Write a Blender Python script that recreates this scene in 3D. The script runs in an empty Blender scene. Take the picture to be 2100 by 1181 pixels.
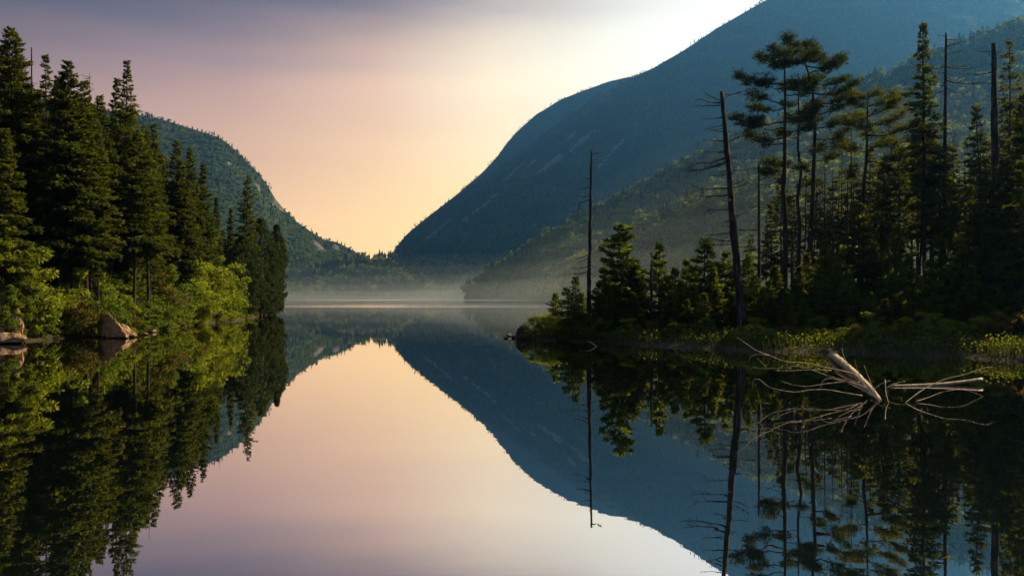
import bpy, bmesh, math, random
import numpy as np
from mathutils import Vector, noise as mnoise

sc = bpy.context.scene
COL = sc.collection
R = math.radians
rng = np.random.default_rng(7)
F = 1633.0                      # focal length in the photo's pixels (28 mm on 36 mm)
CAMH = 2.5

def at(px, py, Y):
    return np.array(((px - 1050) / F * Y, Y, CAMH + (610 - py) / F * Y))

# ------------------------------------------------------------------ helpers
def tag(o, label=None, cat=None, group=None, kind=None):
    if label: o['label'] = label
    if cat: o['category'] = cat
    if group: o['group'] = group
    if kind: o['kind'] = kind
    return o

class MB:
    """collects faces for one mesh"""
    def __init__(s): s.v = []; s.q = []; s.t = []; s.n = 0; s.qm = []; s.tm = []
    def add(s, V, Q=None, T=None, m=0):
        V = np.asarray(V, float).reshape(-1, 3)
        if Q is not None and len(Q): s.q.append(np.asarray(Q, int).reshape(-1, 4) + s.n); s.qm.append(np.full(len(s.q[-1]), m))
        if T is not None and len(T): s.t.append(np.asarray(T, int).reshape(-1, 3) + s.n); s.tm.append(np.full(len(s.t[-1]), m))
        s.v.append(V); s.n += len(V)
    def kites(s, P, D, W, L, Wd, m=0):
        """leaf faces: base P, direction D, width vector W (unit), length L, width Wd"""
        n = len(P)
        if n == 0: return
        L = np.broadcast_to(L, (n,))[:, None]; Wd = np.broadcast_to(Wd, (n,))[:, None]
        mid = P + D * L * .45
        V = np.stack((P, mid + W * Wd * .5, P + D * L, mid - W * Wd * .5), 1).reshape(-1, 3)
        Q = np.arange(4 * n).reshape(-1, 4)
        s.add(V, Q, m=m)
    def tube(s, pts, rad, sides=6, m=0, jit=0, cap=False):
        pts = np.asarray(pts, float); n = len(pts); rad = np.broadcast_to(rad, (n,))
        tan = np.gradient(pts, axis=0); tan /= np.linalg.norm(tan, axis=1, keepdims=True) + 1e-9
        ref = np.array((0, 0, 1.0)) if abs(tan[0][2]) < .9 else np.array((1.0, 0, 0))
        a = np.cross(tan, ref); a /= np.linalg.norm(a, axis=1, keepdims=True) + 1e-9
        b = np.cross(tan, a)
        th = np.linspace(0, 2 * np.pi, sides, endpoint=False)
        rr = rad[:, None] * (1 + (rng.uniform(-jit, jit, (n, sides)) if jit else 0))
        V = pts[:, None] + rr[..., None] * (np.cos(th)[None, :, None] * a[:, None] + np.sin(th)[None, :, None] * b[:, None])
        i = np.arange(n - 1)[:, None] * sides; j = np.arange(sides)[None]; k = (j + 1) % sides
        Q = np.stack((i + j, i + k, i + k + sides, i + j + sides), -1).reshape(-1, 4)
        V = V.reshape(-1, 3)
        T = []
        if cap:
            V = np.vstack((V, pts[-1:], pts[:1]))
            c = n * sides
            T = [(c, (n - 1) * sides + x, (n - 1) * sides + (x + 1) % sides) for x in range(sides)] + [(c + 1, (x + 1) % sides, x) for x in range(sides)]
        s.add(V, Q, T, m=m)
    def mesh(s, name, mats, smooth=False):
        V = np.vstack(s.v) if s.v else np.zeros((0, 3))
        Q = np.vstack(s.q) if s.q else np.zeros((0, 4), int)
        T = np.vstack(s.t) if s.t else np.zeros((0, 3), int)
        me = bpy.data.meshes.new(name)
        me.vertices.add(len(V)); me.vertices.foreach_set('co', V.astype(np.float32).ravel())
        me.loops.add(len(Q) * 4 + len(T) * 3)
        me.loops.foreach_set('vertex_index', np.concatenate((Q.ravel(), T.ravel())).astype(np.int32))
        me.polygons.add(len(Q) + len(T))
        st = np.concatenate((np.arange(len(Q)) * 4, len(Q) * 4 + np.arange(len(T)) * 3)).astype(np.int32)
        me.polygons.foreach_set('loop_start', st)
        mi = np.concatenate(s.qm + s.tm) if (s.qm or s.tm) else np.zeros(0)
        me.polygons.foreach_set('material_index', mi.astype(np.int32))
        me.polygons.foreach_set('use_smooth', np.full(len(st), smooth))
        for m in (mats if isinstance(mats, (list, tuple)) else [mats]): me.materials.append(m)
        me.update(calc_edges=True)
        return me
    def build(s, name, mats, parent=None, smooth=False):
        o = bpy.data.objects.new(name, s.mesh(name, mats, smooth)); COL.objects.link(o)
        if parent: o.parent = parent
        return o

def empty(name, loc=(0, 0, 0)):
    o = bpy.data.objects.new(name, None); COL.objects.link(o); o.location = loc; o.empty_display_size = .3
    return o

def unit(v): return v / (np.linalg.norm(v, axis=-1, keepdims=True) + 1e-9)

def rdir(n): return unit(rng.normal(size=(n, 3)))

# value noise (2D, vectorised)
_tab = np.random.default_rng(3).random((256, 256))
def vnoise(x, y):
    xi = np.floor(x).astype(int); yi = np.floor(y).astype(int); fx = x - xi; fy = y - yi
    fx = fx * fx * (3 - 2 * fx); fy = fy * fy * (3 - 2 * fy)
    g = lambda a, b: _tab[a & 255, b & 255]
    return (g(xi, yi) * (1 - fx) + g(xi + 1, yi) * fx) * (1 - fy) + (g(xi, yi + 1) * (1 - fx) + g(xi + 1, yi + 1) * fx) * fy
def fbm(x, y, oct=4):
    s = 0; a = .5
    for k in range(oct):
        s = s + a * (vnoise(x * 2 ** k + 17.3 * k, y * 2 ** k + 9.1 * k) - .5); a *= .5
    return s

# ------------------------------------------------------------------ materials
def mat(name):
    m = bpy.data.materials.new(name); m.use_nodes = True
    nt = m.node_tree; nt.nodes.clear()
    out = nt.nodes.new('ShaderNodeOutputMaterial')
    return m, nt, out
def N(nt, t, **kw):
    n = nt.nodes.new(t)
    for k, v in kw.items():
        if k in n.inputs: n.inputs[k].default_value = v
        else: setattr(n, k, v)
    return n
def ramp(nt, fac, stops, interp='LINEAR'):
    r = nt.nodes.new('ShaderNodeValToRGB'); r.color_ramp.interpolation = interp
    e = r.color_ramp.elements
    while len(e) < len(stops): e.new(.5)
    for i, (p, c) in enumerate(stops):
        e[i].position = p; e[i].color = (*c, 1)
    nt.links.new(fac, r.inputs[0]); return r.outputs[0]
def math_(nt, op, a, b=None, c=None, clamp=False):
    n = nt.nodes.new('ShaderNodeMath'); n.operation = op; n.use_clamp = clamp
    for i, v in enumerate((a, b, c)):
        if v is None: continue
        if isinstance(v, (int, float)): n.inputs[i].default_value = v
        else: nt.links.new(v, n.inputs[i])
    return n.outputs[0]
def mixc(nt, f, a, b, blend='MIX'):
    n = nt.nodes.new('ShaderNodeMix'); n.data_type = 'RGBA'; n.blend_type = blend
    for s, v in ((0, f), (6, a), (7, b)):
        if isinstance(v, (int, float)): n.inputs[s].default_value = v
        elif isinstance(v, tuple): n.inputs[s].default_value = (*v, 1)
        else: nt.links.new(v, n.inputs[s])
    return n.outputs[2]

def leaf_mat(name, c1, c2, c3, trans=.4, gloss=.03):
    """needles and leaves: three natural tones over leaves and trees, light coming through"""
    m, nt, out = mat(name)
    geo = N(nt, 'ShaderNodeNewGeometry'); oi = N(nt, 'ShaderNodeObjectInfo')
    f = math_(nt, 'ADD', math_(nt, 'MULTIPLY', geo.outputs['Random Per Island'], .7), math_(nt, 'MULTIPLY', oi.outputs['Random'], .3))
    col = ramp(nt, f, [(0.05, c1), (.5, c2), (.95, c3)])
    d = N(nt, 'ShaderNodeBsdfDiffuse'); t = N(nt, 'ShaderNodeBsdfTranslucent'); g = N(nt, 'ShaderNodeBsdfGlossy', Roughness=.6)
    nt.links.new(col, d.inputs[0])
    tc = mixc(nt, .6, col, (.32, .36, .02), 'MULTIPLY'); 
    tcol = mixc(nt, 1.0, col, (1.9, 1.8, .5), 'MULTIPLY')
    nt.links.new(tcol, t.inputs[0])
    g.inputs[0].default_value = (.6, .6, .5, 1)
    mx = N(nt, 'ShaderNodeMixShader'); mx.inputs[0].default_value = trans
    nt.links.new(d.outputs[0], mx.inputs[1]); nt.links.new(t.outputs[0], mx.inputs[2])
    m2 = N(nt, 'ShaderNodeMixShader'); m2.inputs[0].default_value = gloss
    nt.links.new(mx.outputs[0], m2.inputs[1]); nt.links.new(g.outputs[0], m2.inputs[2])
    nt.links.new(m2.outputs[0], out.inputs[0])
    return m

def rough_mat(name, stops, scale=6.0, stretch=(1, 1, 1), bump=.4, rough=.9, detail=6):
    m, nt, out = mat(name)
    tc = N(nt, 'ShaderNodeTexCoord'); mp = N(nt, 'ShaderNodeMapping'); mp.inputs['Scale'].default_value = stretch
    nt.links.new(tc.outputs['Object'], mp.inputs[0])
    n = N(nt, 'ShaderNodeTexNoise', Scale=scale, Detail=detail, Roughness=.65); nt.links.new(mp.outputs[0], n.inputs['Vector'])
    c = ramp(nt, n.outputs['Fac'], stops)
    p = N(nt, 'ShaderNodeBsdfPrincipled', Roughness=rough); p.inputs['Specular IOR Level'].default_value = .2
    nt.links.new(c, p.inputs['Base Color'])
    n2 = N(nt, 'ShaderNodeTexNoise', Scale=scale * 3, Detail=5); nt.links.new(mp.outputs[0], n2.inputs['Vector'])
    b = N(nt, 'ShaderNodeBump', Strength=bump, Distance=.05); nt.links.new(n2.outputs['Fac'], b.inputs['Height'])
    nt.links.new(b.outputs[0], p.inputs['Normal']); nt.links.new(p.outputs[0], out.inputs[0])
    return m

M = {}
M['spruce'] = leaf_mat('spruce_needles', (.028, .044, .008), (.056, .078, .011), (.115, .122, .016), .46)
M['fir'] = leaf_mat('fir_needles', (.045, .080, .010), (.092, .142, .016), (.175, .20, .024), .56)
M['olive'] = leaf_mat('olive_needles', (.038, .052, .012), (.068, .084, .018), (.105, .112, .024), .45)
M['pine'] = leaf_mat('pine_needles', (.018, .032, .014), (.032, .052, .018), (.055, .072, .020), .35)
M['cedar'] = leaf_mat('cedar_sprays', (.022, .036, .012), (.036, .058, .016), (.058, .078, .018), .35)
M['leaf'] = leaf_mat('bright_leaves', (.085, .14, .008), (.17, .225, .012), (.29, .29, .018), .5)
M['leafmid'] = leaf_mat('green_leaves', (.055, .105, .010), (.105, .165, .014), (.17, .20, .02), .5)
M['leafrust'] = leaf_mat('rusty_leaves', (.060, .060, .014), (.095, .090, .018), (.17, .10, .03), .42)
M['grass'] = leaf_mat('grass_blades', (.024, .038, .011), (.042, .060, .014), (.075, .085, .020), .32)
M['bark'] = rough_mat('bark', [(.3, (.018, .013, .010)), (.55, (.050, .037, .027)), (.75, (.11, .085, .062))], 7, (1, 1, .18), .8)
M['deadbark'] = rough_mat('dead_bark', [(.3, (.010, .008, .007)), (.52, (.034, .027, .021)), (.68, (.13, .11, .09))], 8, (1, 1, .15), .8)
M['drift'] = rough_mat('bleached_wood', [(.28, (.11, .075, .045)), (.46, (.40, .30, .18)), (.66, (.66, .53, .35))], 9, (1, 1, 1), .5, .75)
M['rock'] = rough_mat('granite', [(.28, (.10, .062, .034)), (.48, (.34, .215, .115)), (.7, (.50, .36, .22))], 2.2, (1, 1, 1), .7)
M['darkrock'] = rough_mat('wet_rock', [(.3, (.018, .018, .018)), (.6, (.05, .048, .045)), (.8, (.09, .085, .08))], 4, (1, 1, 1), .6, .6)
M['ground'] = rough_mat('forest_floor', [(.3, (.022, .020, .010)), (.5, (.045, .042, .018)), (.7, (.075, .065, .030))], .9, (1, 1, 1), .8)

def wet_rock(m):
    nt = m.node_tree; p = next(n for n in nt.nodes if n.type == 'BSDF_PRINCIPLED'); src = p.inputs['Base Color'].links[0].from_socket
    geo = N(nt, 'ShaderNodeNewGeometry'); sp = N(nt, 'ShaderNodeSeparateXYZ'); nt.links.new(geo.outputs['Position'], sp.inputs[0])
    nz = N(nt, 'ShaderNodeTexNoise', Scale=2.5, Detail=5); nt.links.new(geo.outputs['Position'], nz.inputs['Vector'])
    moss = math_(nt, 'MULTIPLY', math_(nt, 'SUBTRACT', nz.outputs['Fac'], .62), 9, clamp=True)
    c = mixc(nt, math_(nt, 'MULTIPLY', moss, .75), src, (.07, .075, .03))
    h = math_(nt, 'ADD', sp.outputs[2], math_(nt, 'MULTIPLY', math_(nt, 'SUBTRACT', nz.outputs['Fac'], .5), .15))
    wet = N(nt, 'ShaderNodeMapRange'); wet.inputs[1].default_value = .05; wet.inputs[2].default_value = .13; nt.links.new(h, wet.inputs[0])
    c = mixc(nt, wet.outputs[0], (.035, .028, .020), c); nt.links.new(c, p.inputs['Base Color'])
    rr = N(nt, 'ShaderNodeMapRange'); rr.inputs[3].default_value = .3; rr.inputs[4].default_value = .9; nt.links.new(wet.outputs[0], rr.inputs[0]); nt.links.new(rr.outputs[0], p.inputs['Roughness'])
wet_rock(M['rock'])

def hill_mat(name, g1, g2, g3):
    m, nt, out = mat(name)
    tc = N(nt, 'ShaderNodeTexCoord')
    n = N(nt, 'ShaderNodeTexNoise', Scale=.012, Detail=10, Roughness=.7); nt.links.new(tc.outputs['Object'], n.inputs['Vector'])
    c = ramp(nt, n.outputs['Fac'], [(.3, g1), (.5, g2), (.7, g3)])
    mp = N(nt, 'ShaderNodeMapping'); mp.inputs['Scale'].default_value = (.06, .06, .016); nt.links.new(tc.outputs['Object'], mp.inputs[0])
    r = N(nt, 'ShaderNodeTexNoise', Scale=1.0, Detail=8, Roughness=.7); nt.links.new(mp.outputs[0], r.inputs['Vector'])
    rc = ramp(nt, r.outputs['Fac'], [(.3, (.07, .068, .066)), (.5, (.15, .14, .135)), (.7, (.26, .24, .22))])
    a = N(nt, 'ShaderNodeAttribute', attribute_name='bare_rock')
    f = math_(nt, 'ADD', a.outputs['Fac'], math_(nt, 'MULTIPLY', math_(nt, 'SUBTRACT', r.outputs['Fac'], .5), 3.2))
    f = math_(nt, 'MULTIPLY', math_(nt, 'SUBTRACT', f, .42), 6.0, clamp=True)
    f = math_(nt, 'MULTIPLY', f, math_(nt, 'GREATER_THAN', a.outputs['Fac'], .08))
    col = mixc(nt, f, c, rc)
    p = N(nt, 'ShaderNodeBsdfPrincipled', Roughness=1.0); p.inputs['Specular IOR Level'].default_value = .05
    nt.links.new(col, p.inputs['Base Color'])
    b = N(nt, 'ShaderNodeBump', Strength=1.0, Distance=8.0); nt.links.new(n.outputs['Fac'], b.inputs['Height'])
    nt.links.new(b.outputs[0], p.inputs['Normal']); nt.links.new(p.outputs[0], out.inputs[0])
    return m
M['hill'] = hill_mat('hillside', (.018, .032, .012), (.032, .055, .018), (.055, .085, .022))
def mass_mat(name, c1, c2, c3):
    m, nt, out = mat(name)
    geo = N(nt, 'ShaderNodeNewGeometry')
    tc = N(nt, 'ShaderNodeTexCoord'); n = N(nt, 'ShaderNodeTexNoise', Scale=.02, Detail=3)
    nt.links.new(tc.outputs['Object'], n.inputs['Vector'])
    f = math_(nt, 'ADD', math_(nt, 'MULTIPLY', geo.outputs['Random Per Island'], .6), math_(nt, 'MULTIPLY', n.outputs['Fac'], .45))
    col = ramp(nt, f, [(.15, c1), (.5, c2), (.85, c3)])
    d = N(nt, 'ShaderNodeBsdfDiffuse'); t = N(nt, 'ShaderNodeBsdfTranslucent')
    nt.links.new(col, d.inputs[0]); nt.links.new(mixc(nt, 1.0, col, (1.4, 1.4, .6), 'MULTIPLY'), t.inputs[0])
    mx = N(nt, 'ShaderNodeMixShader'); mx.inputs[0].default_value = .45
    nt.links.new(d.outputs[0], mx.inputs[1]); nt.links.new(t.outputs[0], mx.inputs[2]); nt.links.new(mx.outputs[0], out.inputs[0])
    return m
M['farconifer'] = mass_mat('far_conifers', (.020, .034, .010), (.034, .054, .014), (.056, .078, .018))
M['farleaf'] = mass_mat('far_broadleaf', (.065, .110, .010), (.115, .165, .014), (.20, .22, .022))

# ------------------------------------------------------------------ sun, sky, exposure
EXPO = 0.9
SUN_AZ, SUN_EL = 58.0, 33.0     # azimuth to the right of the view direction (+Y)
sd = Vector((math.sin(R(SUN_AZ)) * math.cos(R(SUN_EL)), math.cos(R(SUN_AZ)) * math.cos(R(SUN_EL)), math.sin(R(SUN_EL))))
L = bpy.data.lights.new('sun', 'SUN'); L.energy = 5.0; L.angle = R(.53); L.color = (1.0, .74, .40)
sun = bpy.data.objects.new('sun', L); COL.objects.link(sun); sun.rotation_euler = sd.to_track_quat('Z', 'Y').to_euler()

def build_world():
    w = bpy.data.worlds.new('World'); sc.world = w; w.use_nodes = True
    nt = w.node_tree; nt.nodes.clear(); lk = nt.links.new
    out = nt.nodes.new('ShaderNodeOutputWorld')
    k = 1.72 / 2 ** EXPO
    C = lambda r, g, b: (r * k, g * k, b * k)
    tc = N(nt, 'ShaderNodeTexCoord'); sp = N(nt, 'ShaderNodeSeparateXYZ'); lk(tc.outputs['Generated'], sp.inputs[0])
    X, Y, Z = sp.outputs
    az = math_(nt, 'ARCTAN2', X, Y)                     # 0 ahead, + to the right
    hl = math_(nt, 'SQRT', math_(nt, 'ADD', math_(nt, 'MULTIPLY', X, X), math_(nt, 'MULTIPLY', Y, Y)))
    v = math_(nt, 'DIVIDE', math_(nt, 'ABSOLUTE', Z), math_(nt, 'MAXIMUM', hl, .05))   # tangent of elevation
    def mr(val, a, b):
        n = N(nt, 'ShaderNodeMapRange'); n.clamp = True
        n.inputs[1].default_value = a; n.inputs[2].default_value = b; lk(val, n.inputs[0]); return n.outputs[0]
    azn = mr(az, -.6, .6)
    low = ramp(nt, azn, [(0, C(.82, .45, .26)), (.25, C(1.02, .61, .27)), (.42, C(1.15, .77, .30)), (.6, C(1.17, .89, .38)), (.8, C(1.08, .98, .68))])
    high = ramp(nt, azn, [(0, C(.34, .195, .165)), (.22, C(.55, .305, .225)), (.36, C(.88, .53, .31)), (.48, C(1.1, .87, .54)), (.6, C(1.07, .98, .72)), (.8, C(1.05, 1.02, .94))])
    e = N(nt, 'ShaderNodeMapRange'); e.interpolation_type = 'SMOOTHSTEP'; e.inputs[1].default_value = .04; e.inputs[2].default_value = .30; lk(v, e.inputs[0])
    c = mixc(nt, e.outputs[0], low, high)
    # violet cloud veil, lower to the left, streaked along the sky
    mp = N(nt, 'ShaderNodeMapping'); mp.inputs['Rotation'].default_value = (0, R(14), 0); mp.inputs['Scale'].default_value = (1.2, 1.2, 9)
    lk(tc.outputs['Generated'], mp.inputs[0])
    nz = N(nt, 'ShaderNodeTexNoise', Scale=1.6, Detail=4, Roughness=.5); lk(mp.outputs[0], nz.inputs['Vector'])
    edge = math_(nt, 'ADD', math_(nt, 'MULTIPLY', az, .12), .372)
    dv = math_(nt, 'SUBTRACT', v, edge)
    dv = math_(nt, 'ADD', dv, math_(nt, 'MULTIPLY', math_(nt, 'SUBTRACT', nz.outputs['Fac'], .5), .10))
    ve = N(nt, 'ShaderNodeMapRange'); ve.interpolation_type = 'SMOOTHSTEP'; ve.inputs[1].default_value = -.10; ve.inputs[2].default_value = .05; lk(dv, ve.inputs[0])
    veilc = ramp(nt, azn, [(0, C(.095, .068, .080)), (.35, C(.135, .088, .098)), (.55, C(.36, .26, .25)), (.75, C(.80, .76, .68))])
    c = mixc(nt, ve.outputs[0], c, veilc)
    nz2 = N(nt, 'ShaderNodeTexNoise', Scale=.8, Detail=6, Roughness=.55); lk(mp.outputs[0], nz2.inputs['Vector'])
    c = mixc(nt, 1.0, c, ramp(nt, nz2.outputs['Fac'], [(.3, (.93, .91, .92)), (.5, (1, 1, 1)), (.7, (1.05, 1.04, 1.02))]), 'MULTIPLY')
    # overhead and behind: open blue-violet sky
    ov = N(nt, 'ShaderNodeMapRange'); ov.interpolation_type = 'SMOOTHSTEP'; ov.inputs[1].default_value = .46; ov.inputs[2].default_value = 1.0; lk(v, ov.inputs[0])
    c = mixc(nt, ov.outputs[0], c, C(.10, .12, .18))
    bk = mr(math_(nt, 'ABSOLUTE', az), 1.0, 1.9)
    c = mixc(nt, bk, c, C(.09, .10, .15))
    b1 = N(nt, 'ShaderNodeBackground'); lk(c, b1.inputs[0]); b1.inputs[1].default_value = 1.0
    sky = N(nt, 'ShaderNodeTexSky', sky_type='NISHITA'); sky.sun_disc = False; sky.sun_elevation = R(SUN_EL); sky.sun_rotation = R(SUN_AZ)
    b2 = N(nt, 'ShaderNodeBackground'); lk(sky.outputs[0], b2.inputs[0]); b2.inputs[1].default_value = .05
    mx = N(nt, 'ShaderNodeMixShader'); mx.inputs[0].default_value = .97
    lk(b2.outputs[0], mx.inputs[1]); lk(b1.outputs[0], mx.inputs[2]); lk(mx.outputs[0], out.inputs[0])
build_world()
vs = sc.view_settings; vs.view_transform = 'Standard'; vs.look = 'None'; vs.exposure = EXPO; vs.gamma = 1; vs.use_curve_mapping = False

cam = bpy.data.cameras.new('camera'); co = bpy.data.objects.new('camera', cam); COL.objects.link(co)
co.location = (0, 0, CAMH); co.rotation_euler = (R(90), 0, 0)
cam.lens = 28; cam.sensor_width = 36; cam.shift_y = 19.5 / 2100; cam.clip_end = 20000; cam.clip_start = .1
sc.camera = co
cy = sc.cycles
cy.use_denoising = True
try: cy.denoiser = 'OPENIMAGEDENOISE'
except Exception: pass
cy.max_bounces = 6; cy.diffuse_bounces = 3; cy.glossy_bounces = 3; cy.transmission_bounces = 3; cy.volume_bounces = 0; cy.transparent_max_bounces = 8
cy.use_adaptive_sampling = True; cy.adaptive_threshold = .015
cy.sample_clamp_indirect = 3.0; cy.caustics_reflective = False; cy.caustics_refractive = False

# ------------------------------------------------------------------ ground and lake
LAKE = np.array([(-20, -60), (-25, 0), (-27, 25), (-28.6, 43), (-27.8, 47), (-26.6, 51), (-27, 56), (-28, 60), (-29.5, 74), (-29, 82), (-32.5, 100), (-38, 126), (-40.5, 136),
                 (-46, 143), (-62, 152), (-140, 190), (-300, 330), (-480, 600), (-560, 900), (-560, 1250), (-300, 1330), (0, 1360), (60, 1340), (10, 1080),
                 (-57, 1015), (-42, 900), (0, 750), (29, 640), (80, 500), (150, 360), (190, 260), (180, 190), (120, 140), (66, 112), (28, 88), (12, 72),
                 (4, 58), (1.2, 51), (.7, 48), (1.6, 46.3), (4.6, 44.4), (8.2, 39.6), (12.2, 36.6), (16.2, 35.4), (18.8, 33.2), (20.2, 31.3), (23, 27), (25, 20), (27, 0), (24, -60)], float)
def lake_dist(P):
    """signed distance to the shoreline: negative in the lake"""
    P = np.asarray(P, float).reshape(-1, 2); out = np.full(len(P), 1e9); ins = np.zeros(len(P), bool)
    A = LAKE; B = np.roll(LAKE, -1, 0)
    for a, b in zip(A, B):
        ab = b - a; t = np.clip(((P - a) @ ab) / (ab @ ab), 0, 1)
        d = np.linalg.norm(P - (a + t[:, None] * ab), axis=1); out = np.minimum(out, d)
        c = ((a[1] > P[:, 1]) != (b[1] > P[:, 1])) & (P[:, 0] < (b[0] - a[0]) * (P[:, 1] - a[1]) / (b[1] - a[1] + 1e-12) + a[0])
        ins ^= c
    return np.where(ins, -out, out)
def ground_z(P):
    P = np.asarray(P, float).reshape(-1, 2); x, y = P.T
    d = lake_dist(P) + fbm(x * .35, y * .35, 4) * 1.6
    dp = np.clip(d, 0, 1e9)
    left = np.clip((-x - 5) / 10, 0, 1)
    zl = .1 + 1.1 * (1 - np.exp(-dp / 2.5)) + np.minimum(dp, 200) * .10
    zr = .06 + .45 * (1 - np.exp(-dp / 3.5)) + np.minimum(dp, 200) * .028
    z = left * zl + (1 - left) * zr + fbm(x * .5, y * .5, 3) * .5 * np.clip(d / 3, 0, 1)
    return np.where(d > 0, z, np.maximum(-4, d * .25 - .05))

def grid_axis(near0, near1, step, lo, hi, g=1.16):
    a = list(np.arange(near0, near1 + 1e-6, step)); s = step
    while a[-1] < hi: s *= g; a.append(min(hi, a[-1] + s))
    s = step
    while a[0] > lo: s *= g; a.insert(0, max(lo, a[0] - s))
    return np.array(a)
xs = grid_axis(-60, 50, .8, -3200, 3700); ys = grid_axis(20, 150, .8, -400, 3850)
GX, GY = np.meshgrid(xs, ys); P = np.stack((GX.ravel(), GY.ravel()), 1)
b = MB(); nx, ny = len(xs), len(ys)
i = np.arange(ny - 1)[:, None] * nx; j = np.arange(nx - 1)[None]
b.add(np.column_stack((P, ground_z(P))), np.stack((i + j, i + j + 1, i + j + 1 + nx, i + j + nx), -1).reshape(-1, 4))
tag(b.build('ground', M['ground'], smooth=True), 'dark brown forest floor around the lake', 'ground', kind='structure')

def water_mat():
    m, nt, out = mat('lake_water'); lk = nt.links.new
    tc = N(nt, 'ShaderNodeTexCoord'); geo = N(nt, 'ShaderNodeNewGeometry')
    sp = N(nt, 'ShaderNodeSeparateXYZ'); lk(geo.outputs['Position'], sp.inputs[0])
    X, Y = sp.outputs[0], sp.outputs[1]
    # soft swell
    mp = N(nt, 'ShaderNodeMapping'); mp.inputs['Scale'].default_value = (.5, 1.3, 1); lk(geo.outputs['Position'], mp.inputs[0])
    n = N(nt, 'ShaderNodeTexNoise', Scale=.9, Detail=3, Roughness=.5); lk(mp.outputs[0], n.inputs['Vector'])
    bp = N(nt, 'ShaderNodeBump', Strength=.05, Distance=.02); lk(n.outputs['Fac'], bp.inputs['Height'])
    # breeze streaks far out: rougher water
    mp2 = N(nt, 'ShaderNodeMapping'); mp2.inputs['Scale'].default_value = (.004, .03, 1); lk(geo.outputs['Position'], mp2.inputs[0])
    n2 = N(nt, 'ShaderNodeTexNoise', Scale=1.0, Detail=4, Roughness=.55); lk(mp2.outputs[0], n2.inputs['Vector'])
    def band(a, b_, c, d):
        u = N(nt, 'ShaderNodeMapRange'); u.interpolation_type = 'SMOOTHSTEP'; u.inputs[1].default_value = a; u.inputs[2].default_value = b_; lk(Y, u.inputs[0])
        w = N(nt, 'ShaderNodeMapRange'); w.interpolation_type = 'SMOOTHSTEP'; w.inputs[1].default_value = c; w.inputs[2].default_value = d; lk(Y, w.inputs[0])
        return math_(nt, 'MULTIPLY', u.outputs[0], math_(nt, 'SUBTRACT', 1.0, w.outputs[0]))
    st = N(nt, 'ShaderNodeMapRange'); st.inputs[1].default_value = .36; st.inputs[2].default_value = .62; lk(n2.outputs['Fac'], st.inputs[0])
    b1 = math_(nt, 'MULTIPLY', band(115, 210, 230, 420), math_(nt, 'ADD', math_(nt, 'MULTIPLY', st.outputs[0], .7), .3))
    b2 = math_(nt, 'MULTIPLY', band(520, 700, 1300, 1600), 1.0)
    rf = math_(nt, 'ADD', math_(nt, 'MULTIPLY', b1, .20), math_(nt, 'MULTIPLY', b2, .2))
    rf = math_(nt, 'ADD', rf, .006)
    g = N(nt, 'ShaderNodeBsdfGlossy'); g.inputs[0].default_value = (.93, .89, .90, 1); lk(rf, g.inputs['Roughness']); lk(bp.outputs[0], g.inputs['Normal'])
    d = N(nt, 'ShaderNodeBsdfDiffuse'); d.inputs[0].default_value = (.006, .012, .010, 1)
    lw = N(nt, 'ShaderNodeLayerWeight', Blend=.5)
    f = N(nt, 'ShaderNodeMapRange'); f.inputs[1].default_value = .2; f.inputs[2].default_value = .95; f.inputs[3].default_value = .27; f.inputs[4].default_value = .97; lk(lw.outputs['Facing'], f.inputs[0])
    mx = N(nt, 'ShaderNodeMixShader'); lk(f.outputs[0], mx.inputs[0]); lk(d.outputs[0], mx.inputs[1]); lk(g.outputs[0], mx.inputs[2])
    lk(mx.outputs[0], out.inputs[0])
    return m
b = MB(); b.add([(-700, -300, 0), (700, -300, 0), (700, 1500, 0), (-700, 1500, 0)], [(0, 1, 2, 3)])
tag(b.build('water', water_mat()), 'calm mirror-like lake surface', 'lake', kind='structure')

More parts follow.
